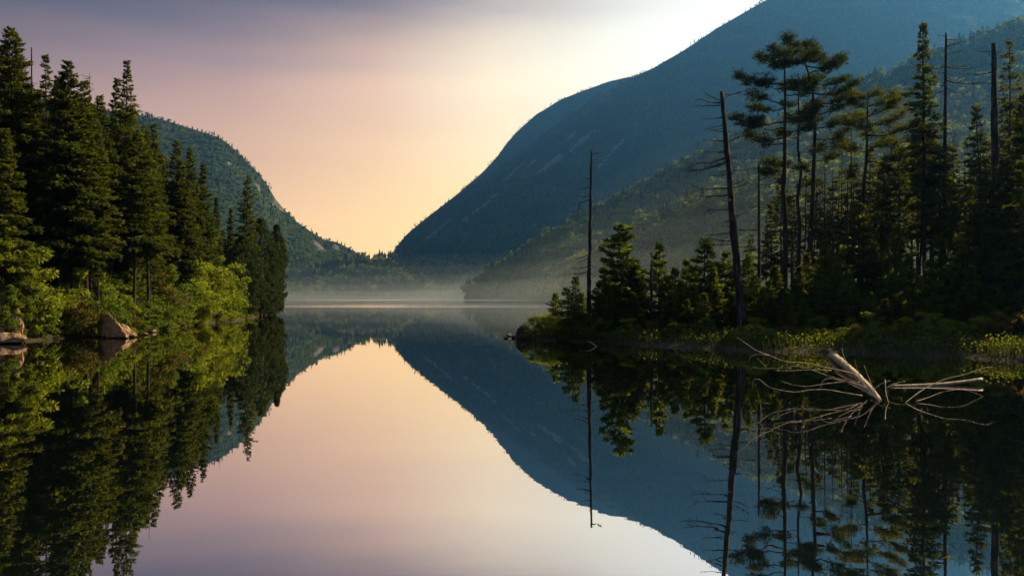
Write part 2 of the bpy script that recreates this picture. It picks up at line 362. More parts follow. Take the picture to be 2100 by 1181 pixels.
# ------------------------------------------------------------------ mountains
def interp(tab, px):
    t = np.array(tab, float); return np.stack([np.interp(px, t[:, 0], t[:, k]) for k in range(1, t.shape[1])], -1)
class Slope:
    """a hillside whose ridge runs through crest (px, py, distance) and whose foot lies at distance foot (px, distance)"""
    def __init__(s, name, crest, foot, label, ncol=260, nrow=70, g=.85, amp=10, tree=9, rocks=(), nscale=.01, seed=0, crest_amp=2.0):
        p0, p1 = crest[0][0], crest[-1][0]
        px = np.linspace(p0, p1, ncol); cr = interp(crest, px); ft = interp(foot, px)[:, 0]
        tc_ = np.maximum((610 - cr[:, 0]) / F - tree * .8 / cr[:, 1], -.001)      # tangent of elevation of the bare ridge
        t = np.linspace(0, 1, nrow)
        Y = ft[:, None] + (cr[:, 1] - ft)[:, None] * t[None]
        X = (px[:, None] - 1050) / F * Y
        t0 = -6.0 / ft[:, None]
        tn = t0 + (tc_[:, None] - t0) * (t[None] ** g)
        Z = CAMH + tn * Y
        nz = fbm(X * nscale + seed, Y * nscale * .7 + Z * nscale + seed, 5)
        nz = nz + .35 * fbm(px[:, None] * .045 + seed + t[None] * 3.0, t[None] * 2.0 + px[:, None] * 0 + seed, 4)
        Z = Z + nz * amp * 2 * (np.sin(np.pi * np.clip(t, 0, 1)) ** .7)[None]
        Y = Y + fbm(X * nscale * 1.3 + 40 + seed, Z * nscale * 1.3, 4) * amp * 3 * (np.sin(np.pi * t) ** .6)[None]
        Z[:, -1] += (fbm(px * .02 + seed, px * 0 + 3.3, 4) * crest_amp * 2)
        tb = np.linspace(0, 1, 10)[1:]
        Yb = cr[:, 1][:, None] + tb[None] * (cr[:, 1] - ft)[:, None] * .9; Xb = X[:, -1:] * (Yb / Y[:, -1:]); Zb = Z[:, -1:] * (1 - tb[None] ** 1.3) - 8 * tb[None]
        s.front = np.stack((X, Y, Z), -1); full = np.concatenate((s.front, np.stack((Xb, Yb, Zb), -1)), 1)
        nr = full.shape[1]
        i = np.arange(ncol - 1)[:, None] * nr; j = np.arange(nr - 1)[None]
        b = MB(); b.add(full.reshape(-1, 3), np.stack((i + j, i + j + nr, i + j + nr + 1, i + j + 1), -1).reshape(-1, 4))
        o = b.build(name, M['hill'], smooth=True); tag(o, label, 'mountain' if name.startswith('mount') else 'hill', kind='structure')
        V = full.reshape(-1, 3); qx = V[:, 0] / V[:, 1] * F + 1050; qy = 610 - (V[:, 2] - CAMH) / V[:, 1] * F
        s.rocks = rocks
        a = o.data.attributes.new('bare_rock', 'FLOAT', 'POINT'); a.data.foreach_set('value', s.rock(qx, qy).astype(np.float32))
        s.px0, s.px1 = p0, p1; s.crest = np.stack((X[:, -1], cr[:, 1], Z[:, -1]), -1); s.o = o
    def rock(s, qx, qy):
        r = np.zeros(len(qx))
        for (cx, cy_, rx, ry, ang) in s.rocks:
            ca, sa = math.cos(R(ang)), math.sin(R(ang)); dx, dy = qx - cx, -(qy - cy_)
            u = (dx * ca + dy * sa) / rx; w = (-dx * sa + dy * ca) / ry
            r = np.maximum(r, np.clip(1.25 - np.sqrt(u * u + w * w), 0, 1))
        return r

# small trees for the far slopes
def far_conifer(rs, layers, sides):
    V, T = [], []
    for k in range(layers):
        z0 = .12 + .8 * k / layers; r = (1 - k / layers) ** .8 * .2 * rs.uniform(.8, 1.15); z1 = min(1.0, z0 + 1.5 / layers)
        c = len(V); V.append((rs.uniform(-.015, .015), rs.uniform(-.015, .015), z1))
        th0 = rs.uniform(0, 6)
        for q in range(sides):
            a = th0 + q * 2 * math.pi / sides; rr = r * (1.15 if q % 2 else .62) * rs.uniform(.8, 1.2)
            V.append((rr * math.cos(a), rr * math.sin(a), z0 + rs.uniform(-.05, .04)))
        for q in range(sides): T.append((c, c + 1 + q, c + 1 + (q + 1) % sides))
    return np.array(V), np.array(T)
def far_leafy(rs, n, size):
    V, T = [], []
    lob = [(rs.normal(0, .14), rs.normal(0, .14), rs.uniform(.45, .78), rs.uniform(.16, .27)) for _ in range(5)]
    for q in range(n):
        lx, ly, lz, lr = lob[q % 5]
        d = rs.normal(size=3); d /= np.linalg.norm(d); p = np.array((lx, ly, lz)) + d * lr * rs.uniform(.7, 1.05)
        a = np.cross(d, rs.normal(size=3)); a /= np.linalg.norm(a); w = np.cross(d, a) + d * rs.normal(0, .5)
        s_ = size * rs.uniform(.7, 1.3); c = len(V)
        V += [p - a * s_, p + w * s_ * .6, p + a * s_, p - w * s_ * .6]; T += [(c, c + 1, c + 2), (c, c + 2, c + 3)]
    return np.array(V), np.array(T)
_rs = np.random.default_rng(11)
FAR = {'hiC': [far_conifer(_rs, 7, 10) for _ in range(5)], 'loC': [far_conifer(_rs, 4, 6) for _ in range(5)],
       'hiL': [far_leafy(_rs, 110, .085) for _ in range(5)], 'loL': [far_leafy(_rs, 26, .16) for _ in range(5)]}
def scatter(b, P, H, leafy, hi):
    """stand a small tree of height H at every point of P"""
    n = len(P); var = _rs.integers(0, 5, n); rot = _rs.uniform(0, 6.283, n); wid = _rs.uniform(.8, 1.25, n)
    for lf in (0, 1):
        for v in range(5):
            I = np.where((var == v) & (leafy == lf))[0]
            if not len(I): continue
            TV, TT = FAR[('hi' if hi else 'lo') + ('L' if lf else 'C')][v]
            c, s_ = np.cos(rot[I])[:, None], np.sin(rot[I])[:, None]; h = H[I][:, None]; w = (h * wid[I][:, None] * (1.15 if lf else 1))
            X = (TV[None, :, 0] * c - TV[None, :, 1] * s_) * w + P[I, 0][:, None]; Yy = (TV[None, :, 0] * s_ + TV[None, :, 1] * c) * w + P[I, 1][:, None]
            Z = TV[None, :, 2] * h + P[I, 2][:, None] - .05 * h
            T = (TT[None] + (np.arange(len(I)) * len(TV))[:, None, None]).reshape(-1, 3)
            b.add(np.stack((X, Yy, Z), -1).reshape(-1, 3), None, T, m=lf)
def wood_on(slope, n, hmin, hmax, leaf_share, hi, label, ncrest=0, pxlim=(-150, 2250), crest_con=True):
    f = slope.front; nc, nr = f.shape[:2]
    a = f[:-1, :-1]; e1 = f[1:, :-1] - a; e2 = f[:-1, 1:] - a
    area = np.linalg.norm(np.cross(e1, e2), axis=-1)
    pc = a[..., 0] / a[..., 1] * F + 1050
    dist = np.linalg.norm(a, axis=-1)
    area = np.where((pc > pxlim[0]) & (pc < pxlim[1]), area / dist ** 1.2, 0)
    pr = (area / area.sum()).ravel(); idx = _rs.choice(len(pr), n, p=pr); ii, jj = np.divmod(idx, nr - 1)
    u, w = _rs.random((2, n)); Pp = a[ii, jj] + e1[ii, jj] * u[:, None] + e2[ii, jj] * w[:, None]
    if ncrest:
        k = _rs.uniform(0, nc - 1.01, ncrest); k0 = k.astype(int); fr = (k - k0)[:, None]
        c = slope.crest; pcr = c[k0] * (1 - fr) + c[k0 + 1] * fr; pcr = pcr + _rs.normal(0, 3, pcr.shape) * (1, 1, 0); pcr = pcr[fbm(pcr[:, 0] * .02, pcr[:, 2] * .03, 3) > -.06]; nfront = len(Pp); Pp = np.vstack((Pp, pcr))
    qx = Pp[:, 0] / Pp[:, 1] * F + 1050; qy = 610 - (Pp[:, 2] - CAMH) / Pp[:, 1] * F
    iscr = np.zeros(len(Pp), bool)
    if ncrest: iscr[nfront:] = True
    keep = (slope.rock(qx, qy) < .15 + _rs.random(len(qx)) * .3) & (Pp[:, 2] > -.5)
    if ncrest: keep &= (qx > pxlim[0]) & (qx < pxlim[1])
    Pp = Pp[keep]
    ln = fbm(Pp[:, 0] * .015, Pp[:, 2] * .02 + Pp[:, 1] * .01, 3) * 1.6 + leaf_share
    leafy = (_rs.random(len(Pp)) < ln).astype(int)
    if crest_con: leafy[iscr[keep]] = 0
    H = _rs.uniform(hmin, hmax, len(Pp)) * np.where(leafy, .85, 1) * np.where(_rs.random(len(Pp)) < .06, 1.35, 1)
    b = MB(); scatter(b, Pp, H, leafy, hi)
    return tag(b.build('woods', [M['farconifer'], M['farleaf']]), label, 'forest', kind='stuff')

mtL = Slope('mountain', [(-900, 330, 1900), (-300, 200, 1900), (0, 190, 1900), (150, 205, 1900), (210, 222, 1900), (310, 235, 1900), (360, 250, 1900), (400, 262, 1900), (450, 278, 1900), (485, 305, 1900), (520, 340, 1900), (545, 370, 1900), (565, 405, 1900), (585, 428, 1900), (610, 452, 1900), (640, 472, 1900), (665, 488, 1900), (690, 493, 1900), (715, 505, 1900), (740, 519, 1900), (790, 570, 1900), (860, 605, 1900)],
            [(-900, 1100), (300, 1250), (860, 1700)], 'rounded green mountain with a small cliff left of the notch', ncol=300, amp=14, tree=6, g=.8, seed=2,
            rocks=[(572, 412, 26, 14, -62), (528, 382, 13, 5, -60), (470, 338, 7, 4, 0), (655, 505, 18, 6, -40), (690, 508, 10, 5, -40), (560, 395, 8, 5, -50)])
mtB = Slope('mountain', [(780, 560, 2700), (830, 500, 2700), (900, 430, 2700), (960, 376, 2700), (990, 350, 2700), (1020, 318, 2700), (1040, 290, 2700), (1060, 268, 2700), (1100, 232, 2700), (1150, 202, 2700), (1200, 182, 2700), (1250, 164, 2700), (1290, 155, 2700), (1340, 150, 2700), (1500, 145, 2700), (1800, 300, 2700)],
            [(780, 2300), (1800, 2300)], 'hazy blue back ridge rising behind the steep right mountain', ncol=200, nrow=50, amp=10, tree=6, g=.8, seed=5)
mtR = Slope('mountain', [(760, 560, 1950), (806, 514, 1950), (818, 496, 1950), (835, 476, 1960), (870, 447, 1970), (920, 408, 2000), (970, 374, 2000), (1030, 335, 2050), (1090, 290, 2100), (1150, 245, 2100), (1230, 190, 2150), (1290, 158, 2200), (1340, 137, 2200), (1400, 101, 2200), (1470, 55, 2200), (1565, 0, 2200), (1750, -90, 2200), (2000, -165, 2200), (2300, -170, 2200), (2700, -40, 2200), (3200, 250, 2200), (3800, 560, 2200)],
            [(760, 1800), (820, 1500), (1000, 1350), (1500, 1100), (2200, 1000), (3800, 1000)], 'steep blue mountain with pale rock slides right of the notch', ncol=420, nrow=100, amp=24, tree=6, g=.8, seed=9,
            rocks=[(1125, 338, 42, 5, 38), (1150, 325, 18, 4, 38), (1195, 288, 36, 6, 40), (1170, 280, 30, 3, 42), (1000, 415, 28, 4, 42), (975, 435, 16, 3, 42), (955, 450, 9, 5, 40), (1262, 305, 40, 3.5, 45), (1235, 335, 22, 3, 45), (1050, 355, 34, 3, 40), (900, 470, 60, 2.5, 40), (1090, 335, 24, 3, 40)])
low = Slope('hill', [(380, 600, 1500), (480, 585, 1520), (560, 566, 1520), (610, 552, 1540), (660, 534, 1560), (700, 523, 1560), (735, 518, 1560), (770, 519, 1560), (810, 516, 1560), (860, 518, 1560), (930, 519, 1560), (1000, 514, 1560), (1060, 500, 1550), (1130, 470, 1550), (1250, 430, 1500), (1500, 420, 1500)],
            [(380, 1370), (1500, 1350)], 'low dark wooded ridge across the head of the lake', ncol=160, nrow=30, amp=6, tree=15, g=.8, seed=13)
nearR = Slope('hill', [(950, 606, 1020), (957, 578, 1030), (975, 562, 1030), (1000, 547, 1030), (1050, 513, 1010), (1100, 478, 990), (1150, 450, 970), (1200, 424, 950), (1300, 374, 920), (1400, 318, 900), (1500, 262, 880), (1600, 222, 860), (1750, 160, 840), (1900, 95, 820), (2100, 25, 800), (2350, -40, 800), (2700, 150, 800), (3100, 420, 800), (3500, 590, 800)],
              [(950, 1012), (957, 1005), (1050, 780), (1120, 640), (1300, 470), (1600, 340), (2100, 260), (3500, 230)], 'green forested hillside sloping down to the lake on the right', ncol=300, nrow=80, amp=8, tree=14, g=.9, seed=21, nscale=.02)
spur = Slope('hill', [(1180, 520, 560), (1230, 490, 540), (1280, 462, 520), (1330, 436, 500), (1380, 415, 480), (1430, 392, 470), (1480, 372, 460), (1560, 345, 450), (1650, 322, 440), (1800, 290, 430), (2100, 250, 420), (2500, 350, 420), (2900, 560, 420)],
             [(1180, 540), (1300, 470), (1400, 370), (1600, 290), (2100, 235), (2900, 220)], 'nearer wooded spur of the right hillside with bright green treetops', ncol=200, nrow=50, amp=5, tree=13, g=.85, seed=31, nscale=.03)
wood_on(mtL, 13000, 5, 10, .6, False, 'distant mixed forest covering the rounded left mountain', 420)
wood_on(mtB, 3500, 5, 9, .3, False, 'distant forest on the hazy back ridge', 350)
wood_on(mtR, 19000, 5, 10, .12, False, 'distant forest on the steep blue mountain', 420)
wood_on(low, 2600, 10, 18, .25, False, 'dark conifers along the low ridge across the lake', 260)
wood_on(nearR, 9500, 7, 15, .8, True, 'hazy forest on the right hillside behind the point', 330)
wood_on(spur, 2800, 8, 14, .85, True, 'bright green forest on the nearer spur of the right hillside', 120)

# ------------------------------------------------------------------ tree makers (origin at the foot of the trunk)
def trunk_path(h, lean=(0, 0), wob=.04, n=9, base=-.4):
    z = np.linspace(base, h, n); t = np.clip(z / h, 0, 1)
    x = lean[0] * t + rng.normal(0, wob, n) * np.sin(t * math.pi); y = lean[1] * t + rng.normal(0, wob, n) * np.sin(t * math.pi)
    return np.stack((x, y, z), 1)
def on_path(p, z):
    return np.stack([np.interp(z, p[:, 2], p[:, k]) for k in range(3)], -1)

def conifer(h, rad, c0=.1, droop=.25, dens=1.0, irr=.35, p=.85, spray=.34, up=.45, gap=.0, lean=(0, 0), r0=None, step=.36, nb=6, dead=8, flat=.0, tip=.35):
    if lean == (0, 0): lean = tuple(rng.normal(0, .016 * h, 2))
    path = trunk_path(h, lean); tr = MB(); cr = MB(); irr = irr + .1; dens *= .9
    r0 = r0 or .0065 * h + .02
    tt = np.clip(path[:, 2] / h, 0, 1)
    tr.tube(path, r0 * (1 - tt) ** .8 + .012, 7, jit=.06)
    zc = c0 * h
    z = zc; az = rng.uniform(0, 6); ph, ph2 = rng.uniform(0, 6, 2)
    while z < h - .05:
        t = (z - zc) / (h - zc)
        for k in range(max(3, int(round(nb * (1 - .4 * t))))):
            az += 2.4 + rng.uniform(-.4, .4)
            if rng.random() < gap: continue
            Lb = rad * ((1 - t) ** p + .03) * min(1, .6 + 3.5 * t) * rng.uniform(1 - irr, 1.08) * (1 + .22 * math.sin(z * 2.3 + ph) * math.cos(az - ph2))
            Lb = max(Lb, .14)
            if rng.random() < .05: Lb *= 1.25
            zb = z + rng.uniform(-.9, .9) * step * (1 - .5 * t)
            b0 = on_path(path, min(zb, h - .02))
            el = -droop + (up + droop) * t ** 1.2 + rng.normal(0, .08)
            d = np.array((math.cos(az) * math.cos(el), math.sin(az) * math.cos(el), math.sin(el)))
            side = np.array((-math.sin(az), math.cos(az), 0)); upv = np.cross(d, side) * -1
            n = int(dens * (14 + 36 * Lb * Lb + 24 * Lb))
            s = Lb * (rng.random(n) ** .75); fr = s / Lb
            wmax = (.08 + .28 * Lb) * np.minimum(1, fr * 3 + .15) * (1.05 - fr) ** .7
            l = rng.uniform(-1, 1, n) * wmax
            sag = -droop * .30 * s * fr + tip * .16 * Lb * fr ** 3
            P = b0 + d * s[:, None] + side * l[:, None]
            P[:, 2] += sag + rng.normal(0, .035 + .02 * Lb, n) - np.abs(l) * .18
            D = unit(d[None] * rng.uniform(.5, 1.1, n)[:, None] + side[None] * (np.sign(l) * rng.uniform(.2, 1.0, n))[:, None] + np.array((0, 0, 1.0))[None] * rng.normal(.02 + flat, .22, n)[:, None])
            W = unit(np.cross(D, unit(np.array((0, 0, 1.0))[None] + rng.normal(0, .45, (n, 3)))))
            cr.kites(P, D, W, spray * rng.uniform(.6, 1.15, n) * (.6 + .4 * min(1, Lb)), spray * rng.uniform(.26, .42, n))
            if Lb > .5:
                q = np.linspace(0, .85, 4); bp = b0 + d * (q * Lb)[:, None]; bp[:, 2] += -droop * .30 * q * q * Lb + tip * .16 * Lb * q ** 3
                tr.tube(bp, .018 * Lb ** .5 * (1 - q * .8), 3)
        z += step * (1 - .45 * t) * rng.uniform(.8, 1.2)
    for k in range(dead):           # dry twigs on the bare lower stem
        zz = rng.uniform(.12 * h, max(.2 * h, zc)); a = rng.uniform(0, 6.28); Lb = rng.uniform(.3, .75) * rad
        b0 = on_path(path, zz); q = np.linspace(0, 1, 4); d = np.array((math.cos(a), math.sin(a), rng.uniform(-.35, .1)))
        bp = b0 + d * (q * Lb)[:, None]; bp[:, 2] -= q * q * .12 * Lb; tr.tube(bp, .016 * (1 - .8 * q), 3)
    # leader
    n = 10; top = path[-1]; cr.kites(np.repeat(top[None] - (0, 0, .25), n, 0) + rng.normal(0, .02, (n, 3)), unit(rng.normal(0, .35, (n, 3)) + (0, 0, 1)), unit(rng.normal(size=(n, 3)) * (1, 1, .1)), .32, .09)
    return tr, cr

def pine(h, branches, lean=(0, 0), r0=.2, wob=.07, dead=14, path=None, bare=()):
    """open pine: branches are (height, azimuth deg, length, where needles begin 0..1, rise)"""
    if path is None: path = trunk_path(h, lean, wob, 11)
    tr = MB(); cr = MB(); tt = np.clip(path[:, 2] / h, 0, 1)
    tr.tube(path, r0 * (1 - tt) ** .7 + .02, 8, jit=.05)
    for (z, azd, Lb, f0, rise) in branches:
        a = R(azd); b0 = on_path(path, z); q = np.linspace(0, 1, 7)
        d = np.array((math.cos(a), math.sin(a), 0)); side = np.array((-d[1], d[0], 0))
        bow = rng.uniform(-.1, .1)
        bp = b0 + d * (q * Lb)[:, None] + side * (np.sin(q * 3) * bow * Lb)[:, None]
        bp[:, 2] += Lb * (rise * q + .14 * q ** 2.5 - .06 * np.sin(q * 3.1)) + rng.normal(0, .02 * Lb, 7)
        tr.tube(bp, (.020 + .014 * Lb) * (1 - q * .85), 4)
        nt_ = int(8 + 19 * Lb * (1 - f0))
        for k in range(nt_):
            fr = f0 + (1 - f0) * rng.random() ** .8; pc = np.array([np.interp(fr, q, bp[:, c]) for c in range(3)])
            lat = rng.uniform(-1, 1) * (.15 + .34 * Lb * (1.05 - fr) ** .5 * min(1, (fr - f0) * 4 + .3)); c0 = pc + side * lat + d * abs(lat) * .35
            c0[2] += rng.normal(.06, .12) + abs(lat) * .12
            if abs(lat) > .25: tr.tube(np.stack((pc, (pc + c0) / 2 + (0, 0, -.03), c0)), (.012, .009, .005), 3)
            n = int(rng.integers(12, 34)); D = unit(rng.normal(0, .75, (n, 3)) * (1, 1, .6) + d[None] * .55 + side[None] * np.sign(lat) * .25 + (0, 0, .38))
            P = c0[None] + rng.normal(0, .09, (n, 3)) * (1.5, 1.5, .55)
            cr.kites(P, D, unit(np.cross(D, rdir(n))), rng.uniform(.18, .38, n), rng.uniform(.03, .06, n))
    lim = [b_[0] for b_ in branches] or [h]
    for k in range(dead):
        zz = rng.uniform(.22 * h, min(lim) + .1 * h); a = rng.uniform(0, 6.28); Lb = rng.uniform(.5, 2.2)
        dead_branch(tr, on_path(path, zz), a, Lb, rng.uniform(-.25, .12), .022, 2)
    return tr, cr

def dead_branch(tr, b0, a, Lb, rise, r, twigs=4, sag=.12):
    q = np.linspace(0, 1, 7); d = np.array((math.cos(a), math.sin(a), 0)); side = np.array((-d[1], d[0], 0))
    bp = b0 + d * (q * Lb)[:, None] + side * np.cumsum(rng.normal(0, .03 * Lb, 7))[:, None]
    bp[:, 2] += Lb * (rise * q - sag * q * (1 - q) * 2) + np.cumsum(rng.normal(0, .018 * Lb, 7)); bp[0] = b0
    tr.tube(bp, r * (1 - q * .8) + .003, 4)
    for k in range(twigs):
        f = rng.uniform(.3, .98); p0 = np.array([np.interp(f, q, bp[:, c]) for c in range(3)]); l = Lb * rng.uniform(.12, .34)
        aa = a + rng.choice((-1, 1)) * rng.uniform(.3, 1.1); qq = np.linspace(0, 1, 4)
        tp = p0 + np.array((math.cos(aa), math.sin(aa), rng.uniform(-.5, .35))) * (qq * l)[:, None]; tp[:, 2] -= qq * qq * .12 * l
        tr.tube(tp, .35 * r * (1 - qq * .75) + .002, 3)
    return bp

def broadleaf(h, rad, leaf=.13, clumps=26, per=150, c0=.15, lean=(0, 0), stems=1, squash=1.0):
    tr = MB(); cr = MB(); cent = []
    for s in range(stems):
        a = rng.uniform(0, 6.28); sl = (lean[0] + (math.cos(a) * rad * .45 if stems > 1 else 0), lean[1] + (math.sin(a) * rad * .45 if stems > 1 else 0))
        path = trunk_path(h * .85, sl, .06, 8); tt = np.clip(path[:, 2] / (h * .85), 0, 1)
        tr.tube(path, (.010 * h + .02) / math.sqrt(stems) * (1 - tt) ** .7 + .006, 6, jit=.05)
        for k in range(max(3, clumps // stems)):
            zf = c0 + (1 - c0) * rng.random() ** .85; z = zf * h
            env = rad * math.sin(math.pi * min(1, max(.0, .18 + .80 * (zf - c0) / (1 - c0)))) ** .8
            a = rng.uniform(0, 6.28); rr = env * rng.uniform(.25, 1.0)
            b0 = on_path(path, min(z * .85, h * .8)); c = np.array((b0[0] + rr * math.cos(a), b0[1] + rr * math.sin(a), z))
            q = np.linspace(0, 1, 4)[:, None]; bp = b0 * (1 - q) + c * q; bp[:, 2] += np.sin(q[:, 0] * 3.1) * .08 * rr
            tr.tube(bp, (.006 * h + .006) * (1 - q[:, 0] * .85) / math.sqrt(stems), 3); cent.append(c)
    for c in cent:
        n = int(per * rng.uniform(.35, 1.2)); r = rad * rng.uniform(.11, .27)
        d = rdir(n); P = c + d * (r * rng.random(n) ** .45)[:, None] * (1, 1, .62 * squash)
        out = unit(d + rng.normal(0, .6, (n, 3)) + (0, 0, -.25)); W = unit(np.cross(out, unit(np.array((0, 0, 1.0)) + rng.normal(0, .55, (n, 3)))))
        cr.kites(P, out, W, leaf * rng.uniform(.7, 1.3, n), leaf * rng.uniform(.5, .75, n))
    return tr, cr

def cedar(h, rad, lean=(0, 0), dens=1.0):
    """dense rounded column of upswept sprays"""
    tr = MB(); cr = MB(); path = trunk_path(h, lean, .05, 8); tt = np.clip(path[:, 2] / h, 0, 1)
    tr.tube(path, (.014 * h + .03) * (1 - tt) ** .8 + .01, 6)
    nc = int(62 * h * dens); lp1, lp2 = rng.uniform(0, 6, 2)
    for k in range(nc):
        t = rng.random() ** 1.05; z = .04 * h + .96 * h * t; env = rad * (math.sin(math.pi * (.16 + .80 * t)) ** .6) * (1 if t < .8 else (1 - t) / .2 * .75 + .25)
        a = rng.uniform(0, 6.28); env *= 1 + .38 * math.sin(a * 2 + z * 1.9 + lp1) * math.sin(z * 2.7 + lp2); rr = env * rng.uniform(.45, 1.0) ** .7; b0 = on_path(path, min(z, h))
        c = b0 + np.array((math.cos(a) * rr, math.sin(a) * rr, 0)); n = int(rng.integers(26, 44)); d = rdir(n)
        P = c + d * rng.random(n)[:, None] ** .5 * .24 * (1, 1, 1.25)
        D = unit(np.array((math.cos(a) * .55, math.sin(a) * .55, .75)) + rng.normal(0, .4, (n, 3))); cr.kites(P, D, unit(np.cross(D, rdir(n))), rng.uniform(.16, .30, n), rng.uniform(.07, .13, n))
    return tr, cr

TREES = []                    # (px, shore, object, short name) for the labels of the infill
PROTO = {}
def place(name, trcr, px, Y, matl, label, cat='tree', group=None, barkm='bark', parts=('trunk', 'crown'), shore=None, short=None, rot=None, scale=1.0):
    x = (px - 1050) / F * Y; z = float(ground_z([(x, Y)])[0])
    o = empty(name, (x, Y, max(z, -.1)))
    tr, cr = trcr
    tr.build(parts[0], M[barkm], o, smooth=True)
    if cr is not None and cr.n: cr.build(parts[1], M[matl], o)
    if rot is not None: o.rotation_euler.z = rot
    tag(o, label, cat, group)
    return o
def gz(px, Y): return float(ground_z([((px - 1050) / F * Y, Y)])[0])
def hgt(px, topy, Y): return CAMH + (610 - topy) / F * Y - gz(px, Y)
def lean_to(px_base, px_top, Y): return ((px_top - px_base) / F * Y, 0)

# ------------------------------------------------------------------ left shore: hero trees
GL = 'conifers of the left shore'
for (px, top, Y, rad, kw, mt, nm, lab) in [
    (24, 58, 50, 2.9, dict(c0=.2, dens=1.25, irr=.45, p=.68, up=.3, droop=.15), 'spruce', 'spruce_tree', 'tallest dense dark spruce at the left edge of the picture'),
    (150, 127, 51, 2.7, dict(c0=.2, dens=1.35, irr=.35, p=.7, up=.3), 'spruce', 'spruce_tree', 'broad dense dark spruce with a blunt top, left of the spire spruce'),
    (258, 125, 62, 3.0, dict(c0=.2, dens=1.0, irr=.5, p=1.0, up=.25, droop=.05, gap=.12), 'spruce', 'spruce_tree', 'spire-topped spruce with long wide lower branches against the pink sky'),
    (237, 166, 65, 1.5, dict(c0=.35, dens=1.1), 'spruce', 'spruce_tree', 'slim spruce pressed against the left side of the spire spruce'),
    (97, 116, 57, 1.6, dict(c0=.35, dens=.9, gap=.15), 'spruce', 'spruce_tree', 'thin open spruce top between the tallest and the broad dark spruce'),
    (205, 218, 60, 1.9, dict(c0=.3, dens=1.1), 'spruce', 'spruce_tree', 'lower green spruce filling the gap left of the spire spruce'),
    (322, 258, 72, 2.0, dict(c0=.3, dens=1.1, up=.3), 'spruce', 'spruce_tree', 'spruce with a tufted top standing against the left mountain crest'),
    (355, 288, 74, 1.8, dict(c0=.4, dens=1.0, p=.6, irr=.5), 'olive', 'spruce_tree', 'dark spruce with a ragged rounded top beside the tufted spruce'),
    (391, 305, 79, 2.2, dict(c0=.3, dens=1.15, droop=.1), 'spruce', 'spruce_tree', 'pointed spruce with even layered branches right of the ragged spruce'),
    (418, 335, 83, 2.1, dict(c0=.25, dens=1.2), 'spruce', 'spruce_tree', 'dark drooping spruce at the right shoulder of the left forest'),
    (441, 408, 88, 1.2, dict(c0=.1, dens=1.2), 'spruce', 'spruce_tree', 'short narrow spruce just below the thin bare pole on the left shore'),
    (472, 430, 100, 1.15, dict(c0=.2, dens=1.6, p=.8), 'spruce', 'spruce_tree', 'small dark pointed spruce left of the leaning spruce'),
    (497, 362, 98, 1.75, dict(c0=.42, dens=1.0, p=.75, gap=.08, lean=lean_to(492, 505, 98), droop=.1), 'spruce', 'spruce_tree', 'leaning slender spruce with a bare lower stem near the left point'),
    (46, 112, 53, 2.0, dict(c0=.25, dens=1.2, p=.7, irr=.45), 'spruce', 'spruce_tree', 'dark spruce close on the right of the tallest left-edge spruce'),
    (4, 96, 52, 2.3, dict(c0=.2, dens=1.2, p=.7), 'spruce', 'spruce_tree', 'dark spruce half cut off by the left edge of the picture'),
    (120, 158, 54, 2.1, dict(c0=.25, dens=1.25, p=.65, irr=.45), 'olive', 'spruce_tree', 'blunt spruce filling the wall left of the broad dark spruce'),
    (178, 172, 53, 1.9, dict(c0=.25, dens=1.2, p=.65, irr=.45), 'spruce', 'spruce_tree', 'rough spruce on the right shoulder of the broad dark spruce'),
    (218, 200, 61, 2.0, dict(c0=.25, dens=1.2, p=.7), 'spruce', 'spruce_tree', 'wide spruce below the left arms of the spire spruce'),
    (284, 222, 66, 2.2, dict(c0=.25, dens=1.15, p=.7, irr=.45), 'fir', 'spruce_tree', 'greenish spruce on the right shoulder of the spire spruce'),
    (303, 262, 68, 1.9, dict(c0=.25, dens=1.15, p=.75), 'spruce', 'spruce_tree', 'dark spruce left of the tufted spruce'),
    (372, 330, 73, 1.9, dict(c0=.25, dens=1.2, p=.7), 'spruce', 'spruce_tree', 'bushy spruce between the ragged and the pointed spruces'),
    (14, 268, 45, 1.9, dict(c0=.2, dens=1.3, p=.7), 'spruce', 'fir_tree', 'green fir with drooping boughs at the extreme left edge'),
]:
    h = hgt(px, top, Y); o = place(nm, conifer(h, rad, **kw), px, Y, mt, lab, group=GL); TREES.append((px, 'L', lab))
for (px, top, Y, rad, lab, lp) in [(535, 452, 104, 2.6, 'wide dark cedar with a knobbly top near the left point', 535), (562, 466, 114, 1.4, 'columnar dark cedar at the outermost tip of the left shore', 568), (500, 486, 95, 2.4, 'dark cedar in front of the leaning spruce stem', 498), (550, 556, 112, 1.6, 'low rounded cedar hanging over the water at the left point', 566)]:
    h = hgt(px, top, Y); place('cedar_tree', cedar(h, rad, lean=lean_to(px, lp, Y)), px, Y, 'cedar', lab, group='cedars at the left point')
